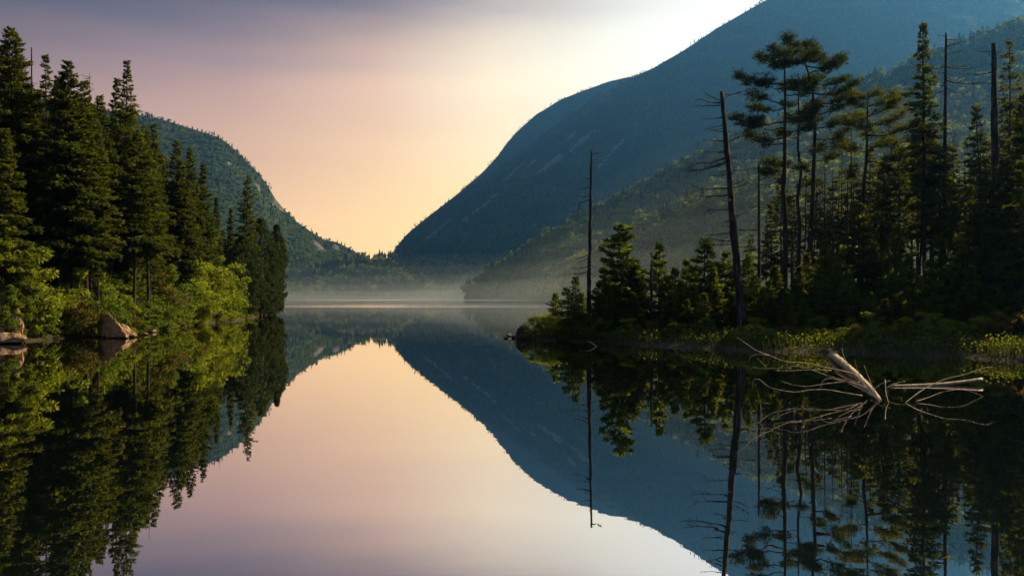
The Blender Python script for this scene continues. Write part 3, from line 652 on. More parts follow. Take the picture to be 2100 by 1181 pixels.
# bare standing dead trees on the left
def bare_tree(px, topx, top, Y, r0, n, Lmax, lab, group=None, name='dead_tree', explicit=(), tw=4, up=(-.2, .2), zmin=.35, sides='any', separate=False, barkm='deadbark', cap=True):
    h = hgt(px, top, Y); x = (px - 1050) / F * Y; o = empty(name, (x, Y, gz(px, Y)))
    path = trunk_path(h, lean_to(px, topx, Y), .011, 30); tr = MB(); t = np.clip(path[:, 2] / h, 0, 1)
    tr.tube(path, r0 * (1 - .62 * t) if cap else r0 * (1 - t) ** .8 + .012, 10, jit=.16, cap=True)
    tr.build('trunk', M[barkm], o, smooth=True)
    br = MB(); made = 0
    specs = list(explicit)
    for k in range(n):
        z = h * (zmin + (1 - zmin) * rng.random()); t = z / h
        az = rng.uniform(0, 360) if sides == 'any' else (rng.normal(180, 45) if rng.random() < sides else rng.normal(0, 60))
        specs.append((z, az, Lmax * rng.uniform(.3, 1) * (1.1 - .5 * t), rng.uniform(*up)))
    for (z, az, Lb, rise) in specs:
        br = MB()
        dead_branch(br, on_path(path, min(z, h)), R(az), Lb, rise, .014 + .014 * Lb, tw + int(Lb * 2))
        br.build('branch', M[barkm], o, smooth=True)
    return tag(o, lab, 'dead tree', group)
GD = 'dead standing trees'
bare_tree(187, 184, 150, 55, .07, 46, 1.1, 'thin dead spruce with fine bare twigs between the broad and spire spruces', GD, up=(-.1, .35), zmin=.5, cap=False)
bare_tree(66, 65, 98, 54, .10, 8, 1.0, 'dark bare stem sticking up right of the tallest spruce', GD, zmin=.6)
bare_tree(440, 450, 352, 90, .06, 14, .9, 'thin bare pole rising above the right shoulder of the left forest', GD, up=(.2, .8), cap=False)
bare_tree(308, 306, 228, 70, .045, 24, .8, 'thin bare twiggy spruce right of the spire spruce', GD, up=(0, .5), zmin=.5, cap=False)

# bare pale trunks standing in the dark forest edge, crowns high
for (px, top, Y, rad, c0, lab) in [
    (60, 225, 53, 1.7, .52, 'spruce with the leftmost tall bare trunk in the dark forest edge'),
    (84, 250, 56, 1.6, .55, 'spruce with a thin grey bare trunk beside the leftmost bare trunk'),
    (101, 300, 50, 1.3, .60, 'spruce with a short sunlit rusty bare trunk in the dark forest edge'),
    (139, 215, 52, 1.9, .48, 'spruce with a straight dark bare trunk below the broad blunt spruce'),
    (160, 330, 60, 1.4, .5, 'thin spruce deep in the shade right of the straight dark trunk'),
    (201, 262, 54, 1.8, .38, 'spruce with layered sunlit lower boughs left of the black twin trunks'),
    (274, 270, 58, 2.3, .42, 'spruce with a thick black trunk, left one of the twin trunks'),
    (305, 300, 60, 2.1, .42, 'spruce with a thick black trunk, right one of the twin trunks'),
    (388, 372, 74, 1.6, .35, 'spruce with a dark trunk showing above the sunlit birch'),
]:
    h = hgt(px, top, Y); place('spruce_tree', conifer(h, rad, c0=c0, dens=1.15, r0=.13 if 'thick' in lab else .075, dead=26), px, Y, 'spruce' if rng.random() < .6 else 'olive', lab, group=GL)

# infill copies
def proto_set(key, fn, n):
    out = []
    for k in range(n):
        tr, cr, matl, bk = fn(k); out.append((tr.mesh('trunk', M[bk], True), cr.mesh('crown', M[matl]) if cr is not None else None))
    PROTO[key] = out
proto_set('spruce', lambda k: (*conifer(13, 2.3, c0=(.18, .3, .4)[k % 3], dens=1.15, r0=.09, dead=12), ('spruce', 'olive', 'spruce')[k % 3], 'bark'), 6)
proto_set('fir', lambda k: (*conifer(4, 1.35, c0=.06, dens=1.5, droop=.05, up=.35, p=.8, spray=.26, step=.22, r0=.05, dead=0, tip=.6, irr=.45), ('fir', 'fir', 'olive', 'spruce')[k % 4], 'bark'), 8)
proto_set('bush', lambda k: (*broadleaf(2.2, 1.25, .11, 42, 95, .08, stems=3), ('leafmid', 'leaf', 'leafrust', 'leafmid')[k % 4], 'bark'), 8)
proto_set('thin', lambda k: (*conifer(9, 1.15, c0=(.45, .6)[k % 2], dens=.9, r0=.07, dead=22, gap=.2, irr=.5), ('olive', 'spruce')[k % 2], 'deadbark'), 4)
def copy_of(key, k, name, px, Y, h, label, cat, group, h0, wid=1.0):
    tm, cm = PROTO[key][k % len(PROTO[key])]
    x = (px - 1050) / F * Y; o = empty(name, (x, Y, gz(px, Y) - .05))
    a = bpy.data.objects.new('trunk', tm); a.parent = o; COL.objects.link(a)
    if cm: c = bpy.data.objects.new('crown', cm); c.parent = o; COL.objects.link(c)
    s = h / h0; o.scale = (s * wid, s * wid, s); o.rotation_euler.z = rng.uniform(0, 6.28)
    return tag(o, label, cat, group)

def rank(k, n, noun):
    if n == 1: return noun
    return ('left', 'right')[k] + ' of two ' + noun + 's' if n == 2 else (('leftmost', 'middle', 'rightmost')[k] + ' of three ' + noun + 's' if n == 3 else (('first', 'second', 'third', 'fourth', 'fifth', 'sixth', 'seventh', 'eighth')[k] + ' from left of the ' + noun + 's'))
# spruces standing one row back on the left, told apart by what they stand behind
BACKL = [('behind the tallest left-edge spruce', [(2, 150, 60), (45, 168, 62)]), ('behind the thin open spruce top', [(82, 185, 66), (112, 205, 64)]), ('behind the broad blunt spruce', [(140, 190, 66), (172, 205, 62)]),
         ('between the broad blunt spruce and the spire spruce', [(190, 250, 70), (216, 268, 68), (232, 285, 60)]), ('behind the spire spruce', [(248, 248, 74), (272, 285, 76), (290, 275, 80)]),
         ('behind the black twin trunks', [(262, 330, 66), (292, 345, 68), (318, 330, 70)]), ('behind the tufted spruce', [(338, 318, 82), (308, 345, 84)]),
         ('behind the sunlit birch', [(362, 372, 84), (405, 385, 92), (432, 432, 94)]), ('in the deep shade low at the left edge', [(30, 330, 56), (70, 350, 64), (118, 340, 62)]), ('in the deep shade above the wedge boulder', [(150, 360, 66), (180, 345, 64), (225, 370, 64)]), ('behind the dark cedars', [(455, 470, 102), (482, 492, 108), (520, 505, 116)])]
kk = 0
for where, lst in BACKL:
    for k, (px, top, Y) in enumerate(lst):
        copy_of('spruce', kk, 'spruce_tree', px, Y, hgt(px, top, Y), rank(k, len(lst), 'shaded spruce') + ' ' + where, 'tree', 'shaded spruces in the left forest', 13); kk += 1
# dense woods further back on the left bank
b = MB(); n = 900; Px = rng.uniform(-125, -34, n); Py = rng.uniform(38, 190, n); d = lake_dist(np.stack((Px, Py), 1))
kp = (d > 11) & (d < 85) & (Px / Py * F + 1050 < 430 ); Pz = ground_z(np.stack((Px, Py), 1))
Pp = np.stack((Px, Py, Pz), 1)[kp]; pxx = Pp[:, 0] / Pp[:, 1] * F + 1050
lim = np.interp(pxx, [-800, 0, 60, 150, 230, 300, 400, 470], [150, 150, 200, 240, 290, 330, 400, 520])
Hm = CAMH + (610 - lim) / F * Pp[:, 1] - Pp[:, 2]; H = np.clip(Hm * rng.uniform(.75, 1.0, len(Pp)), 3, 20)
scatter(b, Pp, H, np.zeros(len(Pp), int), True)
tag(b.build('woods', [M['farconifer'], M['farleaf']]), 'black shaded woods filling the left bank behind the trees', 'forest', kind='stuff')

# ------------------------------------------------------------------ left shore: broadleaf trees and shrubs
GS = 'leafy shrubs and small trees on the left bank'
for (px, top, Y, rad, mt, st, nm, lab) in [
    (432, 468, 84, 2.3, 'leaf', 1, 'birch_tree', 'tall sunlit yellow-green birch on the left bank'),
    (398, 545, 77, 1.9, 'leaf', 2, 'birch_tree', 'sunlit bushy birch left of the tall birch'),
    (455, 560, 86, 1.9, 'leaf', 2, 'birch_tree', 'sunlit young birch at the right foot of the tall birch'),
    (345, 545, 71, 1.7, 'leafmid', 2, 'birch_tree', 'green young birch right of the black twin trunks'),
    (330, 592, 66, 1.5, 'leaf', 3, 'shrub', 'bright sunlit shrub below the green young birch'),
    (120, 545, 52, 1.2, 'leafmid', 2, 'shrub', 'green leafy shrub under the bare trunks'),
    (155, 560, 53, 1.2, 'leafmid', 3, 'shrub', 'dark green shrub right of the shrub under the bare trunks'),
    (25, 470, 45, 1.5, 'leaf', 2, 'shrub', 'tall bright shrub draping over the leaning boulder at the left edge'),
    (52, 540, 45.5, 1.1, 'leafmid', 3, 'shrub', 'drooping green shrub at the right side of the leaning boulder'),
    (8, 590, 43.6, .8, 'leafmid', 3, 'shrub', 'small green shrub growing on the lower face of the leaning boulder'),
    (85, 622, 47, 1.0, 'leafmid', 3, 'shrub', 'green shrub at the water between leaning boulder and rusty shrub'),
    (165, 622, 49.5, 1.25, 'leafrust', 3, 'shrub', 'rusty orange-tinted shrub at the water left of the wedge boulder'),
    (218, 560, 57, 1.3, 'leafmid', 3, 'shrub', 'shaded shrub above the wedge boulder'),
    (255, 612, 55, .9, 'leaf', 3, 'shrub', 'light green shrub just above the wedge boulder'),
    (292, 618, 60, 1.2, 'leafmid', 3, 'shrub', 'green shrub right of the wedge boulder'),
    (370, 628, 70, 1.5, 'leafrust', 3, 'shrub', 'olive brown shrub at the water below the birches'),
    (415, 625, 76, 1.4, 'leaf', 3, 'shrub', 'sunlit shrub behind the small pale shore rock'),
    (470, 618, 88, 1.5, 'leafmid', 3, 'shrub', 'green shrub below the dark cedar in front'),
    (508, 622, 97, 1.3, 'leaf', 3, 'shrub', 'yellow-green shrub at the foot of the leaning dead stem'),
    (330, 640, 62, 1.0, 'leafmid', 3, 'shrub', 'low green shrub overhanging the water left of the olive brown shrub'),
    (445, 642, 81, 1.0, 'leafmid', 3, 'shrub', 'low green shrub at the water right of the pale shore rock'),
    (120, 640, 49, .8, 'leafmid', 3, 'shrub', 'small dark shrub at the water left of the rusty shrub'),
]:
    h = hgt(px, top, Y); big = nm == 'birch_tree'
    place(nm, broadleaf(h, rad, .14 if big else .11, (64 if big else 46), 120, .12 if big else .05, stems=st), px, Y, mt, lab, cat='tree' if big else 'shrub', group=GS, parts=('trunk' if st == 1 else 'stems', 'crown'))

UNDERL = [('under the tallest left-edge spruce', 'shaded young fir', 'fir', [(40, 500, 49), (62, 520, 51), (78, 545, 50)]), ('among the bare trunks', 'shaded young fir', 'fir', [(98, 520, 55), (128, 500, 57), (150, 525, 56), (172, 510, 58)]),
          ('under the black twin trunks', 'shaded young fir', 'fir', [(262, 500, 61), (285, 520, 63), (312, 505, 64)]), ('below the layered sunlit spruce boughs', 'leafy shrub', 'bush', [(190, 545, 55), (212, 600, 52), (235, 585, 58)]),
          ('between the black twin trunks and the sunlit birches', 'leafy shrub', 'bush', [(318, 560, 64), (340, 610, 62), (358, 585, 67), (375, 520, 74)]), ('around the tall sunlit birch', 'bright leafy shrub', 'sun', [(405, 590, 74), (420, 545, 80), (448, 600, 80), (462, 545, 90)]),
          ('along the water under the black twin trunks', 'low leafy shrub', 'bush', [(268, 640, 57), (290, 650, 58.5), (312, 645, 60)]), ('along the water between olive shrub and pale shore rock', 'low bright shrub', 'sun', [(350, 640, 65.5), (385, 645, 70), (400, 630, 73)]),
          ('in the dark hollow left of the rusty shrub', 'dark shrub', 'bush', [(100, 585, 50), (122, 600, 50.5), (142, 610, 51)]), ('between the dark cedars and the waterline', 'leafy shrub', 'sun', [(482, 600, 93), (495, 640, 91), (522, 632, 103)]),
          ('on the slope above the leaning boulder', 'bright shrub', 'sun', [(12, 520, 46.5), (38, 505, 47.5), (60, 575, 46.8)])]
kk = 0
for where, noun, key, lst in UNDERL:
    for k, (px, top, Y) in enumerate(lst):
        h = max(.9, hgt(px, top, Y)); kk += 1
        if key == 'fir': copy_of('fir', kk, 'fir_tree', px, Y, h, rank(k, len(lst), noun) + ' ' + where, 'tree', 'young firs on the left bank', 4, wid=1.0)
        else: copy_of('bush', kk if key == 'bush' else (kk % 2) * 4 + 1, 'shrub', px, Y, h, rank(k, len(lst), noun) + ' ' + where, 'shrub', GS, 2.2, wid=1.1 if h > 2.6 else 1.3)

# ------------------------------------------------------------------ right point: pines, snags, spruces, firs
GP = 'pines on the right point'
hA = hgt(1609, 106, 50)
zA = lambda y, Y=50: CAMH + (610 - y) / F * Y - gz(1609, 50)
place('pine_tree', pine(hA, [(zA(112), 200, .8, .2, .25), (zA(112), 20, .9, .2, .2), (zA(122), 150, 1.6, .25, .1), (zA(125), 10, 1.9, .25, .12), (zA(128), 250, 1.5, .3, .1), (zA(130), 80, 1.6, .3, .1), (zA(135), 320, 1.9, .3, .1),
     (zA(172), 176, 2.9, .35, .03), (zA(178), 20, 1.6, .4, .05), (zA(182), 215, 2.0, .5, .0), (zA(208), 185, 2.2, .55, .05), (zA(222), 150, 2.0, .4, -.02), (zA(250), 182, 3.3, .35, -.06), (zA(248), 10, 1.7, .5, 0), (zA(262), 205, 2.6, .55, -.08),
     (zA(282), 172, 2.2, .6, -.05), (zA(270), 340, 1.6, .5, -.03), (zA(296), 200, 1.6, .6, -.05), (zA(338), 178, 1.3, .3, .05), (zA(358), 190, 1.5, .3, -.05), (zA(235), 350, 1.9, .4, .0), (zA(195), 340, 1.7, .3, .04)], r0=.20, dead=16), 1609, 50, 'pine',
     'tall pine with long flat boughs reaching left, beside the leaning snag', group=GP)
hB = hgt(1652, 84, 51); zB = lambda y: CAMH + (610 - y) / F * 51 - gz(1652, 51)
pathB = trunk_path(hB, (0, 0), .03, 14); tB = np.clip(pathB[:, 2] / hB, 0, 1); pathB[:, 0] += np.interp(tB, [0, .4, .7, .88, 1], [0, .45, .62, .35, -.75])
place('pine_tree', pine(hB, [(zB(84), 190, .6, .1, .2), (zB(92), 10, .9, .2, -.1), (zB(100), 215, .6, .2, .2), (zB(108), 20, 1.2, .2, .1), (zB(122), 30, 1.7, .25, .1), (zB(130), 160, 1.2, .3, .1), (zB(138), -20, 2.2, .3, .08), (zB(150), 330, 2.0, .3, .05), (zB(160), 60, 1.8, .3, .05),
     (zB(172), 8, 2.3, .35, .02), (zB(178), 190, 1.5, .4, 0), (zB(192), -15, 2.6, .3, .0), (zB(212), 15, 2.3, .45, .08), (zB(232), -8, 2.4, .4, .2), (zB(248), 170, 1.6, .4, 0), (zB(262), 20, 1.8, .5, .12), (zB(285), 0, 1.9, .6, .08), (zB(305), -25, 1.8, .55, .1), (zB(330), 10, 1.4, .5, .1), (zB(352), 200, 1.0, .5, .1)], r0=.19, dead=18, path=pathB), 1652, 51, 'pine',
     'tallest pine of the right point, its tip bent over to the left', group=GP)
hC = hgt(1638, 150, 54)
place('pine_tree', pine(hC, [(hC * f, a, l, .4, .05) for f, a, l in [(.97, 20, .9), (.93, 200, 1.2), (.88, 100, 1.5), (.84, 300, 1.7), (.8, 10, 1.5), (.74, 190, 1.3), (.68, 330, 1.6), (.62, 170, 1.3), (.55, 20, 1.2), (.47, 200, 1.0)]], r0=.16, dead=16), 1638, 54, 'pine', 'straight pine standing between and behind the two tall pines', group=GP)
hD = hgt(1764, 190, 49); pathD = trunk_path(hD, (.5, 0), .05, 11)
place('pine_tree', pine(hD, [(hD * f, a, l, f0, r_) for f, a, l, f0, r_ in [(.985, 30, .8, .1, .3), (.97, 170, .9, .1, .3), (.94, 0, 1.7, .2, .25), (.93, 200, 1.1, .2, .25), (.90, 320, 1.8, .2, .2), (.89, 90, 1.6, .2, .2), (.86, 10, 2.3, .25, .18), (.85, 180, 1.4, .25, .2), (.81, 350, 2.6, .3, .12), (.80, 240, 1.6, .3, .15), (.77, 30, 2.2, .3, .1), (.74, 185, 1.5, .3, .2), (.70, 345, 2.4, .35, .08), (.66, 20, 2.0, .4, .02), (.62, 200, 1.3, .5, .05), (.58, 0, 1.7, .6, .0)]], r0=.16, dead=26, path=pathD), 1764, 49, 'olive', 'bushy round-headed pine with a bare lower stem, right of the tall pines', group=GP)

S47 = lambda y, px, Y: CAMH + (610 - y) / F * Y - gz(px, Y)
bare_tree(1206, 1213, 310, 48, .15, 0, 1, 'tall bare dead pole standing alone at the tip of the right point', GD, separate=True, tw=2,
          explicit=[(S47(y, 1206, 48), a, l, r) for y, a, l, r in [(316, 10, .75, .25), (349, 180, .25, 0), (366, 185, .7, .05), (383, 178, .85, -.05), (402, 175, .9, -.05), (408, 190, 1.2, -.25), (395, 0, .2, -.4), (520, 170, .9, -.35), (528, 190, .7, -.4), (545, 185, 1.15, -.12), (556, 178, 1.2, -.18), (540, 15, .5, -.6), (560, 350, .5, -.5)]])
bare_tree(1523, 1480, 188, 42, .24, 26, 1.5, 'big leaning dead snag with many bare branches on the right point', GD, separate=True, tw=5, sides=.68, zmin=.25,
          explicit=[(S47(y, 1523, 42), a, l, r) for y, a, l, r in [(194, 10, 1.6, .2), (210, 178, 1.35, .15), (206, 200, 1.1, .35), (215, 165, 1.4, -.02), (240, 185, 1.3, -.1), (255, 175, 1.0, -.25), (292, 5, .8, .5), (270, 190, .9, .1), (290, 172, 1.2, .05), (310, 184, 1.3, 0), (322, 180, 2.3, -.18), (330, 176, 2.6, -.12), (346, 0, 1.3, .02), (355, 190, .8, -.2), (385, 182, 2.2, .12), (388, 10, 1.1, .35), (398, 175, 2.3, 0), (380, 340, 1.0, .5), (430, 185, 1.4, .02), (470, 0, 1.1, -.05), (500, 185, 1.2, -.05)]])
bare_tree(1557, 1556, 335, 47, .12, 12, 1.0, 'broken dead pole with a flat top right of the leaning snag', GD, up=(-.1, .15))
bare_tree(1935, 1940, 68, 48, .17, 16, 1.8, 'dead snag with crooked bare limbs right of the spire spruce', GD, zmin=.6, separate=True,
          explicit=[(S47(y, 1935, 48), a, l, r) for y, a, l, r in [(74, 180, .5, 0), (95, 0, .9, .3), (92, 20, .9, .1), (112, 5, 1.0, .3), (136, -5, 2.0, .02), (133, 10, 1.6, .1), (150, 185, 1.0, .1), (165, 0, 2.2, -.1), (176, 20, 1.5, -.3)]])
bare_tree(2044, 2038, 90, 43, .30, 10, 1.2, 'thick dark snag with a broken top near the right edge', GD, zmin=.5, separate=True,
          explicit=[(S47(y, 2044, 43), a, l, r) for y, a, l, r in [(106, 182, .9, .0), (120, 10, .9, .35), (147, 180, 1.6, .05), (172, 185, .7, 0), (170, 0, .5, .1), (186, 175, .5, 0)]])
bare_tree(1748, 1745, 192, 53, .06, 26, .8, 'thin bare spruce pole left of the round-headed pine', GD, zmin=.4, cap=False)
bare_tree(1335, 1336, 533, 46, .12, 3, .4, 'short broken stub beside the narrow fir of the right point', GD, zmin=.5)
bare_tree(1625, 1624, 470, 46, .14, 4, .6, 'thick broken stub between the trunks of the tall pines', GD, zmin=.5)
for k, (px, tp, top, Y) in enumerate([(1690, 1692, 300, 53), (1706, 1708, 340, 55), (1724, 1727, 300, 56), (1738, 1738, 350, 51)]):
    bare_tree(px, tp, top, Y, .075, 18, .8, rank(k, 4, 'thin bare stem') + ' between the tall pines and the round-headed pine', 'thin bare stems on the right point', zmin=.3, cap=False)
for k, (px, tp, top, Y) in enumerate([(1822, 1818, 330, 52), (1868, 1872, 300, 50), (1985, 1978, 330, 47), (2005, 2012, 240, 50)]):
    bare_tree(px, tp, top, Y, .08, 22, 1.0, ('thin bare stem left of the spire spruce', 'thin bare stem against the spire spruce', 'crooked thin stem left of the thick dark snag', 'tall thin bare stem just left of the thick dark snag')[k], 'thin bare stems on the right point', zmin=.3, cap=False)
for (px, top, Y, rad, kw, mt, nm, lab) in [
    (1897, 46, 46, 1.4, dict(c0=.46, dens=.9, gap=.08, p=.9, step=.32, droop=.2, irr=.4, dead=30), 'spruce', 'spruce_tree', 'spire-topped spruce, the highest tree on the right point'),
    (2072, 84, 50, 1.7, dict(c0=.5, dens=.7, gap=.25, p=.75, dead=30, irr=.5), 'olive', 'spruce_tree', 'sparse slim spruce right of the thick dark snag'),
    (2112, 190, 41, 2.4, dict(c0=.15, dens=1.2), 'spruce', 'spruce_tree', 'dark spruce cut off by the right edge of the picture'),
    (2090, 330, 38, 1.8, dict(c0=.1, dens=1.2), 'spruce', 'spruce_tree', 'lower dark spruce in front at the right edge'),
    (2018, 215, 47, 1.5, dict(c0=.4, dens=.8, gap=.1, dead=20), 'olive', 'spruce_tree', 'slim olive spruce touching the left side of the thick dark snag'),
    (2094, 235, 44, 1.8, dict(c0=.2, dens=1.0, irr=.45), 'spruce', 'spruce_tree', 'dark spruce below the sparse slim spruce at the right edge'),
    (2060, 330, 41, 1.6, dict(c0=.2, dens=1.0, irr=.45), 'spruce', 'spruce_tree', 'dark spruce right of the thick snag, half its height'),
    (1985, 385, 43, 1.4, dict(c0=.25, dens=.9, irr=.45), 'spruce', 'spruce_tree', 'shaded spruce left of the pale-tipped fir'),
    (1808, 320, 48.5, 1.3, dict(c0=.45, dens=.75, gap=.1, dead=20), 'olive', 'spruce_tree', 'open olive spruce right of the round-headed pine stem'),
    (1848, 285, 49, 1.5, dict(c0=.45, dens=.75, gap=.1, dead=20, p=.6), 'olive', 'spruce_tree', 'olive spruce with a ragged crown left of the spire spruce'),
    (1930, 300, 46, 1.9, dict(c0=.45, dens=.65, gap=.15, dead=20, p=.55, irr=.5), 'olive', 'spruce_tree', 'wide ragged olive spruce below the crooked-limbed snag'),
    (1890, 330, 47, 1.3, dict(c0=.5, dens=.7, p=.6, gap=.15), 'olive', 'fir_tree', 'dense green fir in front of the spire spruce stem'),
    (1965, 420, 45, 1.3, dict(c0=.3, dens=.8), 'olive', 'fir_tree', 'olive fir between the ragged spruce and the thick snag'),
    (2018, 345, 42, 1.6, dict(c0=.2, dens=1.0, tip=.6), 'olive', 'fir_tree', 'fir with a pale tip in front of the thick dark snag'),
    (1270, 462, 47.5, 1.75, dict(c0=.12, dens=1.25, p=.55, irr=.35, droop=-.05, up=.3, tip=.6), 'fir', 'fir_tree', 'round-topped fir right of the bare dead pole'),
    (1178, 568, 47.5, .8, dict(c0=.15, dens=1.2, spray=.24, step=.24), 'fir', 'fir_tree', 'thin fir tip just left of the bare dead pole'),
    (1165, 595, 46.2, 1.25, dict(c0=.05, dens=1.6, p=.6, spray=.26), 'fir', 'fir_tree', 'wide low fir at the tip of the right point'),
    (1352, 500, 47.5, 1.5, dict(c0=.08, dens=1.2, droop=0, tip=.6), 'fir', 'fir_tree', 'narrow fir behind the short broken stub'),
    (1445, 492, 46, 1.6, dict(c0=.06, dens=1.4, p=.6, tip=.6), 'fir', 'fir_tree', 'full green fir left of the leaning snag'),
    (1486, 518, 46.5, 1.3, dict(c0=.06, dens=1.4, p=.6, tip=.6), 'fir', 'fir_tree', 'flat-topped fir touching the leaning snag'),
    (1758, 418, 45.5, 1.25, dict(c0=.35, dens=1.5, p=.5, droop=.1, dead=14), 'spruce', 'spruce_tree', 'small dark spruce with a mop-like top below the round-headed pine'),
]:
    h = hgt(px, top, Y); place(nm, conifer(h, rad, **kw), px, Y, mt, lab, group='conifers of the right point')
FIRS = [('behind the tip of the right point', [(1140, 600, 49.5), (1192, 600, 49.5)]), ('beside the round-topped fir', [(1252, 560, 49.5), (1305, 530, 50.5)]), ('in the thicket left of the leaning snag', [(1368, 565, 47), (1395, 575, 44.8), (1432, 560, 48.5), (1462, 548, 45)]), ('in the thicket right of the leaning snag', [(1508, 560, 48), (1578, 575, 45), (1596, 560, 49), (1630, 570, 44.6), (1682, 545, 48)]),
        ('between the bare dead pole and the narrow fir', [(1238, 545, 48.5), (1296, 548, 47), (1318, 560, 49)]), ('between the narrow fir and the full green fir', [(1385, 548, 46), (1408, 532, 48), (1420, 580, 44.5)]),
        ('between the leaning snag and the broken pole', [(1532, 520, 47), (1545, 565, 44.5), (1565, 590, 43)]), ('under the tall pines', [(1590, 545, 46), (1605, 590, 43), (1640, 545, 47), (1655, 520, 49), (1668, 585, 43)]),
        ('between the tall pines and the mop-topped spruce', [(1695, 492, 46), (1712, 540, 44.5), (1728, 505, 49), (1742, 560, 43)]), ('between the mop-topped spruce and the spire spruce', [(1790, 500, 46), (1808, 480, 48), (1840, 462, 46), (1862, 520, 44), (1830, 560, 42)]),
        ('right of the spire spruce, above the sunlit grass', [(1905, 535, 41.5), (1925, 480, 44.5), (1948, 540, 43), (1975, 500, 42), (1992, 545, 40)]), ('below the thick dark snag', [(2025, 470, 41), (2045, 520, 40), (2065, 480, 43)]), ('in the dark right corner', [(2080, 540, 38), (2098, 480, 40)]),
        ('at the front of the point below the leaning snag', [(1500, 600, 42.6), (1522, 585, 43.6), (1470, 590, 44)]), ('in front of the round-topped fir', [(1225, 612, 46.5), (1262, 590, 46), (1300, 600, 45.5)])]
kk = 0
for where, lst in FIRS:
    for k, (px, top, Y) in enumerate(lst):
        h = hgt(px, top, Y); copy_of('fir', kk * 3 + k, 'fir_tree', px, Y, h, rank(k, len(lst), 'young fir') + ' ' + where, 'tree', 'young firs on the right point', 4, wid=min(1.15, max(.62, (3.1 / max(h, .5)) ** .5))); kk += 1
BACKR = [('in the haze behind the tall pines', [(1583, 420, 58), (1602, 360, 60), (1628, 400, 57), (1648, 345, 62), (1668, 410, 58), (1682, 365, 61)]), ('in the haze left of the round-headed pine', [(1700, 385, 59), (1715, 350, 62), (1733, 400, 57), (1750, 330, 60)]),
         ('in the haze right of the round-headed pine', [(1775, 370, 58), (1795, 335, 61), (1815, 390, 57), (1835, 350, 60)]), ('in the haze behind the leaning snag', [(1512, 505, 58), (1540, 480, 60), (1570, 460, 59)]), ('behind the ragged olive spruce', [(1908, 350, 55), (1940, 325, 57), (1955, 375, 54)]),
         ('behind the round-headed pine', [(1785, 300, 60), (1810, 330, 57)]), ('behind the spire spruce', [(1880, 250, 58), (1915, 265, 60)]), ('between the crooked-limbed snag and the thick snag', [(1965, 300, 56), (1995, 330, 54), (2018, 290, 58)]), ('behind the sparse slim spruce', [(2058, 260, 54), (2088, 230, 58)]), ('behind the pines, low in the mist', [(1690, 430, 60), (1722, 440, 62)])]
for where, lst in BACKR:
    for k, (px, top, Y) in enumerate(lst):
        copy_of('thin', kk, 'spruce_tree', px, Y, hgt(px, top, Y), rank(k, len(lst), 'dim spruce') + ' ' + where, 'tree', 'dim spruces at the back of the right point', 9); kk += 1
BUSH = [(1098, 648, 47.2, 'low leafy shrub at the very tip of the right point beside the dark boulder'), (1122, 640, 47.6, 'green shrub just behind the tip shrub of the right point'), (1150, 652, 46.3, 'sunlit shrub below the wide low fir'), (1190, 640, 46.4, 'shrub at the foot of the bare dead pole'),
        (1235, 650, 45.6, 'dark shrub below the round-topped fir'), (1290, 652, 44.6, 'small shrub at the shore below the firs of the point'), (1340, 650, 43.8, 'dark shrub at the foot of the broken stub'), (1390, 655, 42.6, 'shrub at the shore below the full green fir'), (1440, 650, 42, 'shrub left of the foot of the leaning snag'),
        (1555, 648, 41.2, 'shrub right of the foot of the leaning snag'), (1610, 645, 41.0, 'dark shrub at the foot of the tall pines'), (1670, 648, 40.4, 'shrub between pines and mop-topped spruce at the shore'), (1730, 650, 40.0, 'dark shrub below the mop-topped spruce'), (1790, 640, 39.8, 'shaded shrub above the old root stump'),
        (1850, 650, 38.6, 'yellow-green sunlit shrub behind the root stump'), (1905, 640, 38.6, 'bright sunlit shrub right of the root stump'), (1955, 652, 37.4, 'shrub right of the sunlit grass'), (2010, 645, 36.8, 'dark shrub in the shade below the thick snag'), (2065, 640, 35.5, 'dark shrub near the right edge of the shore')]
for k, (px, top, Y, lab) in enumerate(BUSH):
    copy_of('bush', k if 'sunlit' not in lab and 'bright' not in lab else (k // 4) * 4 + 1, 'shrub', px, Y, max(.7, hgt(px, top, Y)), lab, 'shrub', 'shrubs along the right shore', 2.2, wid=1.35)

MORER = [('on the dark bank below the tall pines', 'shrub', 'low shaded shrub', [(1575, 672, 39.4), (1622, 668, 39), (1660, 670, 38.6), (1700, 672, 38.2)]), ('on the dark bank below the mop-topped spruce', 'shrub', 'low shaded shrub', [(1735, 670, 38), (1765, 665, 38.2), (1790, 672, 37.2)]),
         ('on the bank above the sunlit grass', 'fir', 'small fir', [(1835, 605, 40.5), (1872, 590, 41), (1912, 600, 40), (1940, 610, 39)]), ('on the bank under the thick dark snag', 'fir', 'small fir', [(1975, 600, 38.5), (2010, 580, 38.5), (2050, 590, 37.5), (2085, 600, 36)]),
         ('on the bank under the tall pines', 'fir', 'small fir', [(1580, 610, 41.5), (1615, 600, 41.5), (1650, 615, 41), (1690, 600, 41), (1725, 615, 40.5)]), ('below the mop-topped spruce', 'fir', 'small fir', [(1755, 590, 41.5), (1785, 600, 40.8), (1815, 612, 40)]),
         ('below the leaning snag', 'shrub', 'low shrub', [(1465, 668, 40.8), (1500, 675, 40), (1535, 670, 39.8)]), ('below the full green fir', 'fir', 'small fir', [(1375, 600, 43.8), (1410, 612, 43), (1445, 600, 42.8)]), ('at the water right of the root stump', 'shrub', 'low dark shrub', [(1945, 688, 35.2), (1985, 690, 34.6), (2030, 700, 33.6)]),
         ('at the water below the round-topped fir', 'shrub', 'low dark shrub', [(1170, 668, 45.6), (1210, 672, 45), (1262, 672, 44), (1315, 675, 43)])]
